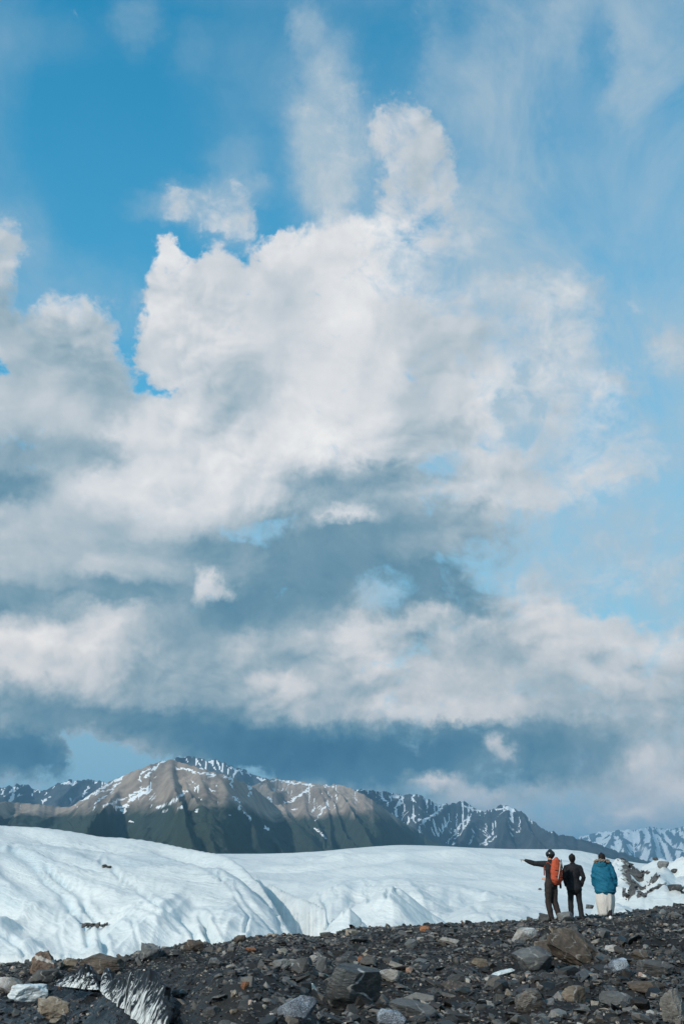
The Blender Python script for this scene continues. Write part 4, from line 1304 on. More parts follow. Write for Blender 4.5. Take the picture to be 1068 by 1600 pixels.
# debris caught on an ice step with a melt crack under it
e = hit(BV_I, 146, 1446)
mpp = e.y / FPX
r = random.Random(5)
dl = tag(empty('debris_ledge', e), 'dark stone debris melted into a step on the left ice face', 'rock debris')
for i in range(34):
    u = r.uniform(-1, 1)
    q = Vector((u * 20 * mpp, -.1, (r.uniform(-.3, 2.5) - 12 * max(0, 1 - abs(u - .15) * 3) * r.random()) * mpp))
    sz = r.uniform(1.4, 4.2) * mpp
    me = vmesh[r.choice([k for k in vmesh if k[1] == M_SLATE.name])]
    o = bpy.data.objects.new('stone', me); COL.objects.link(o)
    o.location = q; o.scale = (sz * 1.7, sz, sz * 1.6); o.rotation_euler = (r.uniform(-.4, .4), r.uniform(-.4, .4), r.random() * 6); o.parent = dl

# loose stones on the dirty broken ice at the right
R_ = np.random.RandomState(8)
vv = np.empty(len(glacier.data.vertices) * 3); glacier.data.vertices.foreach_get('co', vv); vv = vv.reshape(-1, 3)
dmask = np.where((deb.ravel() > .35) & (vv[:, 1] < 110))[0]
Vs, Fs, Ts, off = [], [], [], 0
for i_ in R_.choice(dmask, min(2600, len(dmask)), replace=len(dmask) < 2600):
    V, F, _ = VAR[R_.randint(len(VAR))]
    q = vv[i_] + R_.normal(0, .35, 3) * (1, 1, 0); s_ = min(.07 * math.exp(R_.exponential(.4)), .3)
    hh_ = down(BV_I, q[0], q[1])
    if hh_ is None: continue
    M = rot_mats(R_.rand(1) * 6.28, R_.normal(0, .4, 1), R_.normal(0, .4, 1))[0]
    Vs.append((V * s_ * (1.3, 1, 1.2)) @ M.T + (q[0], q[1], hh_.z + .02)); Fs.append(F + off); off += len(V); Ts.append(np.full(len(V), R_.rand() * .85))
V = np.concatenate(Vs); F = np.concatenate(Fs)
me = bpy.data.meshes.new('ice_debris')
me.from_pydata(V.tolist(), [], F.tolist())
at = me.attributes.new('tone', 'FLOAT', 'POINT'); at.data.foreach_set('value', np.concatenate(Ts).astype(np.float32))
tag(link('ice_debris', me, [m_rub]), 'grey stones scattered over the dirty broken ice at the right', None, None, 'stuff')

# ---------------------------------------------------------------- fluted ice wall of the melt channel
m_flute, t = material('fluted dirty ice')
oc = t.n('ShaderNodeTexCoord').outputs['Object']
sv = t.v('MULTIPLY', oc, (1, 1, .10))
n = t.noise(sv, 9, 7, .65, .5); n2 = t.noise(sv, 34, 6, .7)
dd = t.m('SUBTRACT', t.m('ADD', t.m('MULTIPLY', t.mapr(n, .33, .67), .65), t.m('MULTIPLY', t.mapr(n2, .3, .7), .35)), t.m('MULTIPLY', attr(t, 'dirt'), 1.1))
c = t.ramp(dd, [(.32, (.008, .008, .009)), (.38, (.03, .032, .034)), (.43, (.27, .285, .29)), (.53, (.56, .57, .56)), (.8, (.74, .74, .72))])
finish(t, c, .55, bump(t, n, .015, .8), .15)


def ice_curtain(name, top, bot, label, thick=.25, flut=.10, seed=0, n=90, m=22):
    tp = [P(px, py, Y) for px, py, Y in top]
    bt = [P(px, py, Y) for px, py, Y in bot]

    def at(pl, s):
        f = s * (len(pl) - 1); i = min(int(f), len(pl) - 2)
        return pl[i].lerp(pl[i + 1], f - i)
    b = bmesh.new()
    rows = []
    for j in range(m + 1):
        v = j / m
        row = []
        for i in range(n + 1):
            s = i / n
            a, c_ = at(tp, s), at(bt, s)
            jag = max(0, mnoise.noise(Vector((s * 15 + seed, 0, 0)))) * .12 + mnoise.noise(Vector((s * 41 + seed, 0, 3))) * .05
            a = a + Vector((0, 0, jag))
            q = a.lerp(c_, v)
            fl = (abs(mnoise.noise(Vector((s * n / 6. + seed, v * .5, 1)))) * 2 + abs(mnoise.noise(Vector((s * n / 2.6, v * .9, 4)))) * .2)
            bulge = math.sin(v * math.pi * .6) * .25
            q.y -= flut * fl + bulge * thick
            q.x += .05 * mnoise.noise(Vector((s * 20, v * 2, 9)))
            row.append(b.verts.new(q))
        rows.append(row)
    back = [b.verts.new(v.co + Vector((0, thick + .15, -.06))) for v in rows[0]]
    for j in range(m):
        for i in range(n):
            b.faces.new((rows[j][i], rows[j + 1][i], rows[j + 1][i + 1], rows[j][i + 1]))
    for i in range(n):
        b.faces.new((back[i], rows[0][i], rows[0][i + 1], back[i + 1]))
    low = [b.verts.new(v.co + Vector((0, thick + .3, -.1))) for v in rows[m]]
    for i in range(n):
        b.faces.new((back[i], back[i + 1], low[i + 1], low[i]))
    bmesh.ops.recalc_face_normals(b, faces=b.faces)
    me = bpy.data.meshes.new(name); b.to_mesh(me); b.free()
    for p in me.polygons: p.use_smooth = True
    at_ = me.attributes.new('dirt', 'FLOAT', 'POINT')
    zs = [v.co.z for v in me.vertices]
    nn = n + 1
    vals = []
    for i, v in enumerate(me.vertices):
        j, k = divmod(i, nn)
        vv = j / m if j <= m else 0.0
        vals.append(.24 * (1 - vv) ** 1.0 + .14 * (k / n) * (1 - vv) - .03)
    at_.data.foreach_set('value', vals)
    me.materials.append(m_flute)
    return tag(link(name, me), label, 'ice')


ice_curtain('ice_wall', [(166, 1512, 17.5), (172, 1534, 16.3), (190, 1530, 15.2), (214, 1518, 14.4), (240, 1520, 13.3), (258, 1545, 12.3), (264, 1598, 11.2)],
            [(158, 1545, 17.0), (168, 1558, 15.9), (190, 1572, 14.7), (208, 1588, 13.6), (226, 1600, 12.6), (244, 1612, 11.8), (262, 1622, 11.0)],
            'fluted grey-white ice wall exposed under the black debris bank at lower left', seed=2)
ice_curtain('ice_fin', [(92, 1532, 20.5), (116, 1522, 20.0), (137, 1507, 19.6), (148, 1524, 19.4), (153, 1540, 19.2)],
            [(88, 1540, 20.2), (112, 1542, 19.6), (134, 1545, 19.2), (146, 1546, 19.0), (156, 1546, 18.8)],
            'pointed fin of ice sticking out of the melt channel under the flat brown slab', thick=.18, flut=.05, seed=8, n=40, m=12)


# ---------------------------------------------------------------- people
def simple_mat(name, col, rough=.8, nscale=40, amp=.25, bmp=.004, spec=.2, sheen=0.0):
    m, t = material(name)
    oc = t.n('ShaderNodeTexCoord').outputs['Object']
    n = t.noise(oc, nscale, 5, .65)
    c = t.ramp(n, [(.3, tuple(v * (1 - amp) for v in col)), (.7, tuple(min(1, v * (1 + amp)) for v in col))])
    w = t.noise(t.v('MULTIPLY', oc, (1, 1, .6)), 9, 4, .55, .5)
    finish(t, c, rough, bump(t, t.m('ADD', t.m('MULTIPLY', n, bmp * .4), t.m('MULTIPLY', w, bmp * 5)), 1.0, .9), spec, **({'Sheen Weight': sheen} if sheen else {}))
    return m


K_SKIN = simple_mat('skin', (.55, .33, .24), .55, 60, .08, .0006, .35)
K_BLACK = simple_mat('black cloth', (.016, .016, .019), .8, 40, .25, .008, .3)
K_SUIT = simple_mat('black wool', (.014, .014, .017), .75, 40, .25, .008, .3)
K_PANTS = simple_mat('dark brown trousers', (.040, .032, .030), .85)
K_ORANGE = simple_mat('orange pack fabric', (.46, .085, .040), .75, 40, .3)
K_STRAP = simple_mat('pale webbing', (.62, .58, .52), .8)
K_HELM = simple_mat('black helmet shell', (.012, .013, .014), .28, 20, .1, .0004, .5)
K_BLUE = simple_mat('teal blue parka', (.010, .125, .205), .7, 30, .22, .006)
K_FUR = simple_mat('grey-brown fur', (.24, .19, .155), .95, 55, .5, .02)
K_WHITE = simple_mat('cream white skirt', (.66, .62, .58), .8, 25, .06, .006)
K_HAIR = simple_mat('dark hair', (.012, .009, .008), .6, 80, .4, .003)
K_SHOE = simple_mat('black leather', (.010, .010, .011), .45, 30, .2, .001)
K_WSHOE = simple_mat('white shoe', (.72, .72, .70), .6)
K_EYE = simple_mat('dark eye', (.02, .015, .012), .3, 20, .1, .0)
K_LIP = simple_mat('lips', (.42, .17, .14), .5, 20, .1, .0)


def ring_tube(b, pts, rad, seg=14, up=Vector((0, 1, 0))):
    """closed tube through pts; rad = (rx, ry) half widths: rx across, ry front to back"""
    pts = [Vector(p) for p in pts]
    rings = []
    N = len(pts)
    for i, p in enumerate(pts):
        d = (pts[min(i + 1, N - 1)] - pts[max(i - 1, 0)]).normalized()
        f = up - d * up.dot(d)
        if f.length < .2:
            f = Vector((0, 0, 1)) - d * d.z
        f.normalize()
        s = d.cross(f).normalized()
        rx, ry = rad[i] if isinstance(rad[i], (tuple, list)) else (rad[i], rad[i])
        rings.append([b.verts.new(p + s * math.cos(a) * rx + f * math.sin(a) * ry) for a in [6.28318 * k / seg for k in range(seg)]])
    for i in range(N - 1):
        for k in range(seg):
            b.faces.new((rings[i][k], rings[i][(k + 1) % seg], rings[i + 1][(k + 1) % seg], rings[i + 1][k]))
    for ri, e, sg in ((0, pts[0], -1), (N - 1, pts[-1], 1)):
        d = (pts[1] - pts[0]) if ri == 0 else (pts[-1] - pts[-2])
        d.normalize()
        rr = rad[ri] if isinstance(rad[ri], (int, float)) else min(rad[ri])
        mid = []
        for v in rings[ri]:
            mid.append(b.verts.new(e + (v.co - e) * .62 + d * sg * rr * .6))
        tip = b.verts.new(e + d * sg * rr * .85)
        for k in range(seg):
            b.faces.new((rings[ri][k], rings[ri][(k + 1) % seg], mid[(k + 1) % seg], mid[k]))
            b.faces.new((mid[k], mid[(k + 1) % seg], tip))


def ball(b, c, r, seg=12):
    res = bmesh.ops.create_uvsphere(b, u_segments=seg, v_segments=8, radius=1)
    for v in res['verts']:
        v.co = Vector((v.co.x * r[0], v.co.y * r[1], v.co.z * r[2])) + Vector(c)


def fuse(name, build, mat, parent, voxel=.014, smooth=3, wrinkle=0.0):
    b = bmesh.new()
    build(b)
    bmesh.ops.recalc_face_normals(b, faces=b.faces)
    me = bpy.data.meshes.new(name); b.to_mesh(me); b.free()
    tmp = bpy.data.objects.new('tmp', me); COL.objects.link(tmp)
    r = tmp.modifiers.new('r', 'REMESH'); r.mode = 'VOXEL'; r.voxel_size = voxel
    s = tmp.modifiers.new('s', 'SMOOTH'); s.iterations = smooth; s.factor = .5
    dg = bpy.context.evaluated_depsgraph_get(); dg.update()
    out = bpy.data.meshes.new_from_object(tmp.evaluated_get(dg))
    bpy.data.objects.remove(tmp); bpy.data.meshes.remove(me)
    out.name = name
    if wrinkle:
        co = np.empty(len(out.vertices) * 3); out.vertices.foreach_get('co', co); co = co.reshape(-1, 3)
        no = np.empty(len(out.vertices) * 3); out.vertices.foreach_get('normal', no); no = no.reshape(-1, 3)
        w = fbm(co[:, 0] * 7 + co[:, 1] * 5, co[:, 2] * 11 + co[:, 0] * 6, 3)
        co += no * (w * wrinkle)[:, None]
        out.vertices.foreach_set('co', co.ravel()); out.update()
    for p in out.polygons: p.use_smooth = True
    out.materials.clear(); out.materials.append(mat)
    o = bpy.data.objects.new(name, out); COL.objects.link(o); o.parent = parent
    return o


def hand(b, wrist, d, palm_n, point=False, curl=.5, side=1):
    """palm, four fingers of different length and a thumb leaving the side of the palm"""
    d = Vector(d).normalized(); n = Vector(palm_n).normalized(); s = d.cross(n).normalized() * side
    w = Vector(wrist)
    ring_tube(b, [w, w + d * .03, w + d * .06, w + d * .09], [(.026, .018), (.034, .017), (.039, .015), (.036, .013)], 10, up=n)
    for k, (off, ln) in enumerate(((-.028, .075), (-.009, .085), (.010, .078), (.027, .060))):
        base = w + d * .088 + s * off * 1.0
        c = 0.08 if (point and k == 0) else (1.35 if point else curl)
        p1 = base + d * ln * .45 * math.cos(c * .5) + n * ln * .45 * math.sin(c * .5)
        p2 = p1 + d * ln * .32 * math.cos(c * 1.2) + n * ln * .32 * math.sin(c * 1.2)
        p3 = p2 + d * ln * .25 * math.cos(c * 1.8) + n * ln * .25 * math.sin(c * 1.8)
        ring_tube(b, [base - d * .015, base, p1, p2, p3], [.0095, .0095, .009, .008, .007], 7, up=n)
    tb = w + d * .03 - s * .032
    t1 = tb + d * .03 - s * .022 + n * .008
    t2 = t1 + d * .03 - s * .006 + n * .01
    ring_tube(b, [tb + s * .012, tb, t1, t2], [.012, .012, .0105, .009], 7, up=n)


def head(b, c, look):
    """skull, jaw, nose, ears around centre c, look = facing direction"""
    f = Vector(look).normalized(); s = f.cross(Vector((0, 0, 1))).normalized(); u = s.cross(f)
    c = Vector(c)
    ring_tube(b, [c - u * .085 + f * .03, c - u * .05 + f * .018, c, c + u * .05 - f * .008, c + u * .09 - f * .008], [(.05, .054), (.067, .084), (.080, .099), (.080, .101), (.056, .073)], 14, up=f)
    ring_tube(b, [c + f * .088 + u * .02, c + f * .108 - u * .012, c + f * .092 - u * .022], [.010, .013, .010], 8, up=s)      # nose
    ring_tube(b, [c + f * .078 - u * .052 - s * .018, c + f * .084 - u * .052, c + f * .078 - u * .052 + s * .018], [.008, .010, .008], 8)
    for k in (-1, 1):
        ring_tube(b, [c + s * k * .074 - u * .025, c + s * k * .083, c + s * k * .076 + u * .025], [(.008, .012), (.009, .017), (.007, .012)], 8, up=f)


def face_parts(par, c, look):
    f = Vector(look).normalized(); s = f.cross(Vector((0, 0, 1))).normalized(); u = s.cross(f); c = Vector(c)
    for k in (-1, 1):
        b = bmesh.new(); ball(b, c + f * .083 + s * k * .03 + u * .012, (.012, .012, .009))
        me = bpy.data.meshes.new('eye'); b.to_mesh(me); b.free(); link('eye', me, [K_EYE], par)
    b = bmesh.new(); ring_tube(b, [c + f * .086 - u * .05 - s * .02, c + f * .093 - u * .05, c + f * .086 - u * .05 + s * .02], [.004, .006, .004], 8)
    me = bpy.data.meshes.new('mouth'); b.to_mesh(me); b.free(); link('mouth', me, [K_LIP], par)


def body_core(b, J, hd, look, shrink=1.0):
    k = shrink
    ring_tube(b, [J['hip'] - Vector((0, 0, .06)), J['hip'], J['waist'], J['chest'], J['neck'] - Vector((0, 0, .06)), J['neck']],
              [(.15 * k, .10 * k), (.165 * k, .115 * k), (.135 * k, .095 * k), (.165 * k, .11 * k), (.10 * k, .075 * k), (.055, .055)], 16, up=J['fwd'])
    ring_tube(b, [J['neck'] - Vector((0, 0, .06)), J['neck'], Vector(hd) - Vector((0, 0, .06))], [.062, .056, .052], 12)
    for sd in ('L', 'R'):
        ring_tube(b, [J['sh' + sd], J['el' + sd].lerp(J['sh' + sd], .5), J['el' + sd], J['wr' + sd].lerp(J['el' + sd], .6), J['wr' + sd]],
                  [.056, .050, .042, .038, .026], 12, up=J['fwd'])
        ring_tube(b, [J['hp' + sd], J['kn' + sd].lerp(J['hp' + sd], .5), J['kn' + sd], J['an' + sd].lerp(J['kn' + sd], .65), J['an' + sd]],
                  [.086, .076, .056, .054, .036], 12, up=J['fwd'])
        tf = J.get('toe' + sd, J['fwd'])
        ring_tube(b, [J['an' + sd] + Vector((0, 0, -.04)) - tf * .04, J['an' + sd] + Vector((0, 0, -.05)) + tf * .07, J['an' + sd] + Vector((0, 0, -.06)) + tf * .15],
                  [(.036, .034), (.040, .028), (.032, .018)], 10, up=Vector((0, 0, 1)))


def joints(yaw, H=1.78, lean=0.0, hipw=.095, shw=.185, **ov):
    c, s = math.cos(yaw), math.sin(yaw)
    k = H / 1.78

    def W(x, y, z): return Vector((x * c - y * s + lean * z, x * s + y * c, z)) * k
    J = dict(hip=W(0, 0, .95), waist=W(0, 0, 1.12), chest=W(0, .0, 1.33), neck=W(0, .0, 1.53), fwd=Vector((-s, c, 0)), rgt=Vector((c, s, 0)),
             shL=W(-shw, 0, 1.45), shR=W(shw, 0, 1.45), elL=W(-.25, -.03, 1.16), elR=W(.25, -.03, 1.16), wrL=W(-.26, .06, .92), wrR=W(.26, .06, .92),
             hpL=W(-hipw, 0, .92), hpR=W(hipw, 0, .92), knL=W(-.11, .03, .50), knR=W(.11, .03, .50), anL=W(-.12, 0, .09), anR=W(.12, 0, .09), head=W(0, .015, 1.66))
    for a, v in ov.items(): J[a] = Vector(v) * k if not isinstance(v, Vector) else v
    J['W'] = W
    return J


def shoe(name, par, an, tf, mat, L=.27, tall=.07):
    def bld(b):
        tf_ = Vector(tf).normalized()
        base = Vector((an.x, an.y, an.z - .055))
        ring_tube(b, [base - tf_ * .07, base + tf_ * .02, base + tf_ * .11, base + tf_ * (L - .10)], [(.042, .042), (.046, .044), (.050, .034), (.038, .024)], 12, up=Vector((0, 0, 1)))
        ring_tube(b, [base + Vector((0, 0, .0)) - tf_ * .03, base + Vector((0, 0, tall)) - tf_ * .03], [.046, .046], 12)
        ring_tube(b, [base - tf_ * .075 - Vector((0, 0, .03)), base + tf_ * (L - .095) - Vector((0, 0, .03))], [(.045, .014), (.042, .012)], 12, up=Vector((0, 0, 1)))
    return fuse(name, bld, mat, par, .011, 2)


def leg_cloth(b, J, top_r=.105, knee=.078, hem=.062, hemz=.03):
    for sd in ('L', 'R'):
        h, k, a = J['hp' + sd], J['kn' + sd], J['an' + sd]
        ring_tube(b, [h + Vector((0, 0, .04)), h.lerp(k, .35), h.lerp(k, .7), k, k.lerp(a, .4), k.lerp(a, .8), a + Vector((0, 0, hemz - .03))],
                  [top_r, top_r * .98, top_r * .84, knee, knee * .98, hem * 1.05, hem], 16, up=J['fwd'])
    ring_tube(b, [J['hip'] - Vector((0, 0, .06)), J['hip'] + Vector((0, 0, .03)), J['waist'] - Vector((0, 0, .02))], [(.165, .125), (.18, .13), (.158, .115)], 18, up=J['fwd'])


def stand(px, py, H_px, H):
    """distance at which a height H covers H_px photo pixels above the foot point (px, py)"""
    for Y in np.arange(20, 32, .05):
        p = P(px, py, Y)
        d = Vector((p.x, p.y, p.z + H - CAM_Z))
        c, s = math.cos(PITCH), math.sin(PITCH)
        f = d.y * c + d.z * s; u = -d.y * s + d.z * c
        if (py - (800 - FPX * u / f)) <= H_px:
            return p
    return p


def stand_pad(p):
    """feet on the stones: drop the figure to the ground found under it"""
    g = down(BV_G, p.x, p.y)
    return g if g is not None else p


# --- the guide, pointing left
p = stand(862, 1441, 113, 1.86)
gp = stand_pad(p); print('guide', p[:], gp[:]); p.z = max(gp.z + .03, p.z - .06)
g = empty('person', (p.x, p.y, p.z))
tag(g, 'guide in black helmet with an orange backpack, pointing left with outstretched arm', 'person')
yaw = math.radians(38)
J = joints(yaw, 1.80, lean=.035)
W = J['W']
J['hip'] = W(-.02, 0, .95)
J['shL'] = J['neck'] + Vector((-.15, .07, -.07)); J['elL'] = J['shL'] + Vector((-.27, .08, .015)); J['wrL'] = J['elL'] + Vector((-.245, .03, .085))
J['shR'] = W(.175, .0, 1.44); J['elR'] = W(.235, .05, 1.17); J['wrR'] = W(.16, .25, 1.10)
J['knL'] = W(-.06, .06, .50); J['anL'] = W(.02, .04, .09); J['knR'] = W(.13, .0, .50); J['anR'] = W(.19, -.10, .09)
hd = J['neck'] + Vector((.005, .01, .155)); look = Vector((-.85, .5, .02))


def bld(b):
    body_core(b, J, hd, look, .92); head(b, hd, look)
    hand(b, J['wrL'], (-1, .05, .2), (0, 0, -1), point=True, side=-1)
    hand(b, J['wrR'], (J['fwd'] + Vector((-.3, 0, -.2))), (-1, 0, 0), curl=.9)


fuse('body', bld, K_SKIN, g, .0095, 2)
face_parts(g, hd, look)


def bld(b):
    ring_tube(b, [J['hip'] - Vector((0, 0, .03)), J['waist'], J['chest'], J['chest'].lerp(J['neck'], .6), J['neck'] + Vector((0, 0, .02))],
              [(.175, .13), (.16, .12), (.19, .13), (.15, .10), (.07, .07)], 18, up=J['fwd'])
    for sd in ('L', 'R'):
        sh, el, wr = J['sh' + sd], J['el' + sd], J['wr' + sd]
        ring_tube(b, [J['chest'].lerp(J['neck'], .6).lerp(sh, .5), sh, sh.lerp(el, .5), el, el.lerp(wr, .6), wr.lerp(el, .04)], [.095, .090, .080, .072, .060, .044], 14, up=J['fwd'])


fuse('jacket', bld, K_BLACK, g, .014, 3, .006)
fuse('trousers', lambda b: leg_cloth(b, J, .112, .086, .07, -.01), K_PANTS, g, .014, 3, .008)
for sd in ('L', 'R'):
    shoe('boot', g, J['an' + sd], J['fwd'], K_SHOE, .30, .10)


def bld(b):
    f = look.normalized(); s = f.cross(Vector((0, 0, 1)))
    c = hd + Vector((0, 0, .045)) - f * .012
    ring_tube(b, [c - Vector((0, 0, .045)), c, c + Vector((0, 0, .045)), c + Vector((0, 0, .078))], [(.108, .128), (.112, .134), (.098, .118), (.058, .074)], 18, up=f)


hel = fuse('helmet', bld, K_HELM, g, .012, 3)


def bld(b):
    f = look.normalized(); s = f.cross(Vector((0, 0, 1)))
    for k in (-1, 1):
        ring_tube(b, [hd + s * k * .088 + Vector((0, 0, .02)), hd + s * k * .083 - Vector((0, 0, .04)) + f * .02, hd + f * .035 - Vector((0, 0, .118)) + s * k * .01], [.007, .007, .007], 8)


fuse('chin_strap', bld, K_STRAP, hel, .006, 1)
fuse('hair', lambda b: ring_tube(b, [hd - look.normalized() * .045 - Vector((0, 0, .055)), hd - look.normalized() * .03 + Vector((0, 0, .02))], [(.068, .05), (.08, .07)], 12, up=look), K_HAIR, g, .01, 2)

# backpack: tall, narrow at the top, carried on the back
bk = -J['fwd']; rg = J['rgt']
bc = J['chest'] + bk * .205 - Vector((0, 0, .02))


def bld(b):
    ring_tube(b, [bc + Vector((.0, 0, -.32)), bc + Vector((0, 0, -.24)), bc + Vector((0, 0, -.05)), bc + Vector((.005, 0, .12)) + rg * .01, bc + Vector((.02, 0, .25)), bc + Vector((.03, 0, .30))],
              [(.15, .10), (.19, .13), (.195, .135), (.17, .12), (.125, .09), (.07, .05)], 16, up=J['fwd'])


pack = fuse('backpack', bld, K_ORANGE, g, .014, 3, .012)


def strap_on(name, pts, r, mat, par):
    return fuse(name, lambda b: ring_tube(b, pts, r, 8, up=J['fwd']), mat, par, .007, 1)


bs = bc + bk * .125
strap_on('strap', [bs - rg * .10 + Vector((0, 0, -.24)), bs - rg * .03 + bk * .015 + Vector((0, 0, -.02)), bs + rg * .05 - bk * .01 + Vector((0, 0, .16)), bs + rg * .075 - bk * .06 + Vector((0, 0, .26))],
         [(.016, .008)] * 4, K_STRAP, pack)
strap_on('strap', [bs - rg * .16 - bk * .03 + Vector((0, 0, .0)), bs + bk * .018 + Vector((0, 0, -.03)), bs + rg * .15 - bk * .03 + Vector((0, 0, -.05))], [(.009, .009)] * 3, K_BLACK, pack)
strap_on('strap', [bs - rg * .155 - bk * .03 + Vector((0, 0, -.17)), bs + bk * .015 + Vector((0, 0, -.19)), bs + rg * .15 - bk * .03 + Vector((0, 0, -.2))], [(.012, .010)] * 3, K_BLACK, pack)
strap_on('ice_axe', [bs + rg * .17 - bk * .07 + Vector((0, 0, -.28)), bs + rg * .15 - bk * .02 + Vector((0, 0, .02)), bs + rg * .13 - bk * .04 + Vector((0, 0, .27))], [.012] * 3, K_SHOE, pack)
for sd, k in (('L', -1), ('R', 1)):
    s0 = J['neck'] + rg * k * .10
    strap_on('shoulder_strap', [s0 + bk * .13 - Vector((0, 0, .10)), s0 + Vector((0, 0, -.015)), s0 - bk * .125 + rg * k * .03 - Vector((0, 0, .16)), s0 - bk * .11 + rg * k * .06 - Vector((0, 0, .36))],
             [(.024, .012)] * 4, K_ORANGE, pack)
strap_on('hip_belt', [J['waist'] + bk * .14 - rg * .06 - Vector((0, 0, .12)), J['waist'] - rg * .185 - Vector((0, 0, .12)), J['waist'] - bk * .14 - Vector((0, 0, .12)), J['waist'] + rg * .185 - Vector((0, 0, .12)),
                      J['waist'] + bk * .14 + rg * .06 - Vector((0, 0, .12))], [(.012, .03)] * 5, K_BLACK, pack)
fuse('hanging_bottle', lambda b: ring_tube(b, [bc + rg * .13 + Vector((0, 0, -.46)), bc + rg * .13 + Vector((0, 0, -.34))], [.032, .034], 10), K_BLACK, pack, .01, 1)

# --- man in the black suit
p = stand(900, 1438, 101, 1.68)
gp = stand_pad(p); print('suit', p[:], gp[:]); p.z = max(gp.z + .03, p.z - .06)
g = empty('person', (p.x, p.y, p.z))
tag(g, 'bareheaded man in a black suit, middle of the three people', 'person')
J = joints(math.radians(-4), 1.69, shw=.215)
W = J['W']
J['shL'] = W(-.20, 0, 1.425); J['shR'] = W(.20, 0, 1.425); J['elL'] = W(-.262, -.03, 1.16); J['wrL'] = W(-.215, .07, .93); J['elR'] = W(.29, -.04, 1.15); J['wrR'] = W(.222, .08, .92)
J['knL'] = W(-.125, .03, .50); J['anL'] = W(-.135, .05, .09); J['knR'] = W(.125, .02, .50); J['anR'] = W(.15, -.06, .09)
J['toeL'] = Vector((-.5, .85, 0)).normalized(); J['toeR'] = Vector((-.45, .9, 0)).normalized()
hd = J['head']; look = Vector((.05, 1, -.04))


def bld(b):
    body_core(b, J, hd, look, .92); head(b, hd, look)
    for sd, k in (('L', -1), ('R', 1)):
        hand(b, J['wr' + sd], (-k * .25, .45, -1), (-k, 0, 0), curl=.4, side=k)


fuse('body', bld, K_SKIN, g, .0095, 2)
face_parts(g, hd, look)


def bld(b):
    ring_tube(b, [W(0, -.005, .80), W(0, -.005, .88), W(0, 0, .98), W(0, 0, 1.12), W(0, 0, 1.30), W(0, 0, 1.42), W(0, -.005, 1.49), W(0, 0, 1.535)],
              [(.212, .16), (.215, .16), (.198, .15), (.165, .13), (.205, .145), (.21, .13), (.13, .09), (.068, .062)], 20, up=J['fwd'])
    for sd in ('L', 'R'):
        sh, el, wr = J['sh' + sd], J['el' + sd], J['wr' + sd]
        ring_tube(b, [W(0, 0, 1.43).lerp(sh, .55), sh, sh.lerp(el, .5), el, el.lerp(wr, .6), wr], [.088, .082, .070, .062, .056, .05], 14, up=J['fwd'])


jk = fuse('suit_jacket', bld, K_SUIT, g, .014, 3, .010)
fuse('collar', lambda b: ring_tube(b, [W(-.062, .03, 1.535), W(-.055, -.045, 1.552), W(0, -.066, 1.558), W(.055, -.045, 1.552), W(.062, .03, 1.535)], [(.014, .022)] * 5, 8), K_SUIT, jk, .009, 2)
fuse('trousers', lambda b: leg_cloth(b, J, .10, .078, .068, -.02), K_SUIT, g, .014, 3, .006)
for sd in ('L', 'R'):
    shoe('shoe', g, J['an' + sd], J['toe' + sd], K_SHOE, .29, .05)


def bld(b):
    c = hd
    ring_tube(b, [c + Vector((0, -.035, -.055)), c + Vector((0, -.028, -.01)), c + Vector((0, -.012, .05)), c + Vector((0, -.005, .095)), c + Vector((0, 0, .112))],
              [(.07, .062), (.090, .086), (.094, .106), (.080, .094), (.05, .06)], 16, up=J['fwd'])


fuse('hair', bld, K_HAIR, g, .011, 2, .004)

# --- woman in the blue parka
p = stand(950, 1439, 106, 1.74)
gp = stand_pad(p); print('woman', p[:], gp[:]); p.z = max(gp.z + .03, p.z - .06)
g = empty('person', (p.x, p.y, p.z))
tag(g, 'person in teal blue fur-hooded parka and white skirt, rightmost of the three people', 'person')
J = joints(math.radians(-14), 1.70, lean=-.03, shw=.17)
W = J['W']
J['elL'] = W(-.27, -.02, 1.16); J['wrL'] = W(-.285, .07, .90); J['elR'] = W(.285, -.02, 1.15); J['wrR'] = W(.30, .06, .90)
J['knL'] = W(-.08, .06, .50); J['anL'] = W(-.10, .22, .10); J['knR'] = W(.09, .0, .50); J['anR'] = W(.06, -.10, .09)
hd = J['head'] + Vector((.0, .02, -.015)); look = Vector((-.35, 1, -.25))


def bld(b):
    body_core(b, J, hd, look, .85); head(b, hd, look)
    for sd, k in (('L', -1), ('R', 1)):
        hand(b, J['wr' + sd], (0, .2, -1), (-k, 0, 0), curl=.6, side=k)


fuse('body', bld, K_SKIN, g, .0095, 2)
face_parts(g, hd, look)


def bld(b):
    ring_tube(b, [W(.0, -.02, .735), W(0, -.02, .82), W(0, -.02, .98), W(0, -.02, 1.14), W(0, -.01, 1.30), W(0, -.01, 1.42), W(0, -.01, 1.50), W(0, 0, 1.55)],
              [(.285, .21), (.288, .215), (.27, .205), (.255, .195), (.24, .185), (.205, .16), (.145, .12), (.10, .09)], 22, up=J['fwd'])
    for sd in ('L', 'R'):
        sh, el, wr = J['sh' + sd], J['el' + sd], J['wr' + sd]
        ring_tube(b, [W(0, 0, 1.42).lerp(sh, .55), sh, sh.lerp(el, .5), el, el.lerp(wr, .6), wr.lerp(el, .05)], [.115, .108, .098, .088, .078, .062], 14, up=J['fwd'])


pk = fuse('parka', bld, K_BLUE, g, .016, 3, .020)
# a few quilting seams and the hem line standing proud
for z, r in ((.735, .286),):
    pts = []
    for k in range(25):
        a = 6.28318 * k / 24
        pts.append(W(.0, -.02, z) + J['rgt'] * math.cos(a) * r + J['fwd'] * math.sin(a) * r * .735)
    fuse('hem', lambda b: ring_tube(b, pts, [(.008, .014)] * 25, 6, up=Vector((0, 0, 1))), K_BLUE, pk, .009, 1)


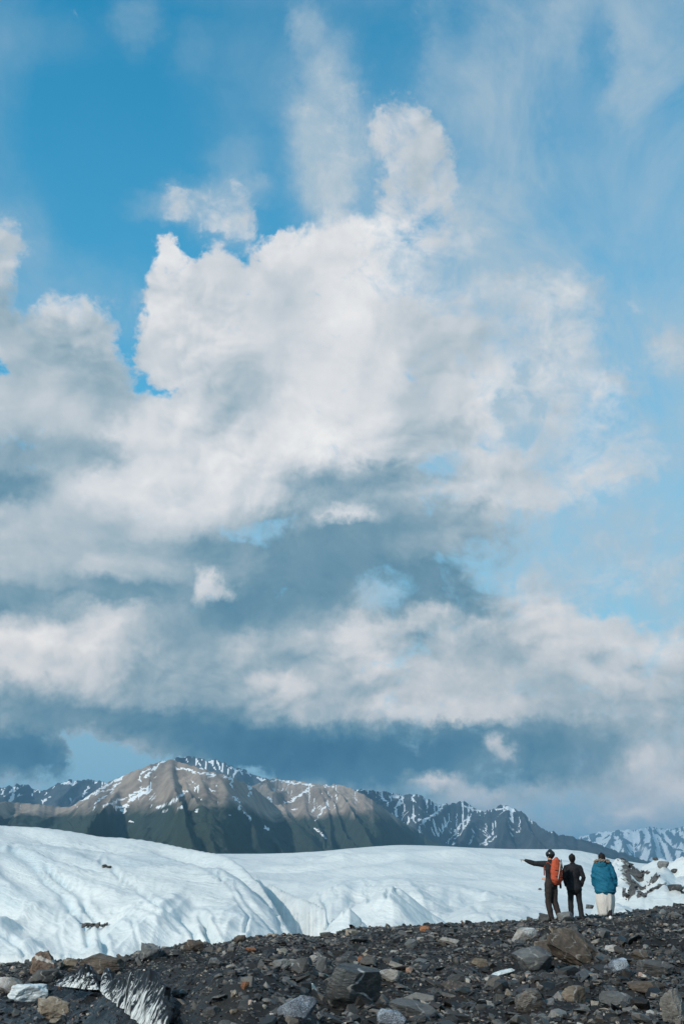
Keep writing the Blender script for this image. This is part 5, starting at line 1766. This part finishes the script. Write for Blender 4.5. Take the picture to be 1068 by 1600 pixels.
def bld(b):
    ring_tube(b, [W(-.02, -.13, 1.42), W(-.01, -.13, 1.50), W(0, -.09, 1.56)], [(.13, .06), (.13, .075), (.11, .06)], 14, up=J['fwd'])


hood = fuse('hood', bld, K_BLUE, pk, .014, 3, .008)


def bld(b):
    r = random.Random(3)
    for k in range(60):
        a = -.25 + (math.pi + .5) * k / 59
        c = W(0, -.03, 1.545) + J['rgt'] * math.cos(a) * -.165 + J['fwd'] * math.sin(a) * -.14 + Vector((0, 0, .02 * math.sin(a)))
        for q in range(3):
            d = Vector((r.uniform(-1, 1), r.uniform(-1, 1), r.uniform(-.6, 1))).normalized()
            ring_tube(b, [c, c + d * .045, c + d * .075], [.024, .016, .006], 6)


fuse('fur_trim', bld, K_FUR, hood, .010, 1, .006)


def bld(b):
    c = hd; f = look.normalized()
    ring_tube(b, [c - f * .04 + Vector((0, 0, -.09)), c - f * .03 + Vector((0, 0, -.02)), c - f * .012 + Vector((0, 0, .05)), c - f * .005 + Vector((0, 0, .095)), c + Vector((0, 0, .112))],
              [(.08, .062), (.096, .09), (.096, .106), (.080, .094), (.05, .06)], 16, up=f)


fuse('hair', bld, K_HAIR, g, .011, 2, .004)


def skirt():
    b = bmesh.new()
    rows = []
    n = 56
    lv = [(.86, .20, .0), (.72, .245, .01), (.56, .25, .02), (.40, .235, .03), (.26, .21, .035), (.15, .185, .04), (.09, .17, .05)]
    for z, r, fl in lv:
        row = []
        for k in range(n):
            a = 6.28318 * k / n
            w = 1 + fl * 2.2 * math.sin(a * 7 + z * 3) + fl * 1.2 * math.sin(a * 13 + 1)
            # the hem is lifted at the right back where the shoe shows
            lift = .07 * math.exp(-((math.atan2(math.sin(a + .9), math.cos(a + .9))) / .6) ** 2) * max(0, (.5 - z)) / .4
            c = W(-.01 - (.86 - z) * .06, .0 + (.86 - z) * .05, z + lift)
            row.append(b.verts.new(c + J['rgt'] * math.cos(a) * r * w + J['fwd'] * math.sin(a) * r * .85 * w))
        rows.append(row)
    for j in range(len(rows) - 1):
        for k in range(n):
            b.faces.new((rows[j][k], rows[j][(k + 1) % n], rows[j + 1][(k + 1) % n], rows[j + 1][k]))
    bmesh.ops.recalc_face_normals(b, faces=b.faces)
    me = bpy.data.meshes.new('skirt'); b.to_mesh(me); b.free()
    for q in me.polygons: q.use_smooth = True
    o = link('skirt', me, [K_WHITE], g)
    s_ = o.modifiers.new('thickness', 'SOLIDIFY'); s_.thickness = .006
    return o


skirt()
fuse('tights', lambda b: [ring_tube(b, [J['hp' + s].lerp(J['kn' + s], .6), J['kn' + s], J['kn' + s].lerp(J['an' + s], .5), J['an' + s] + Vector((0, 0, -.01))], [.072, .062, .058, .042], 12) for s in 'LR'], K_BLACK, g, .012, 2)
for sd in ('L', 'R'):
    shoe('shoe', g, J['an' + sd], J['fwd'], K_WSHOE, .26, .035)
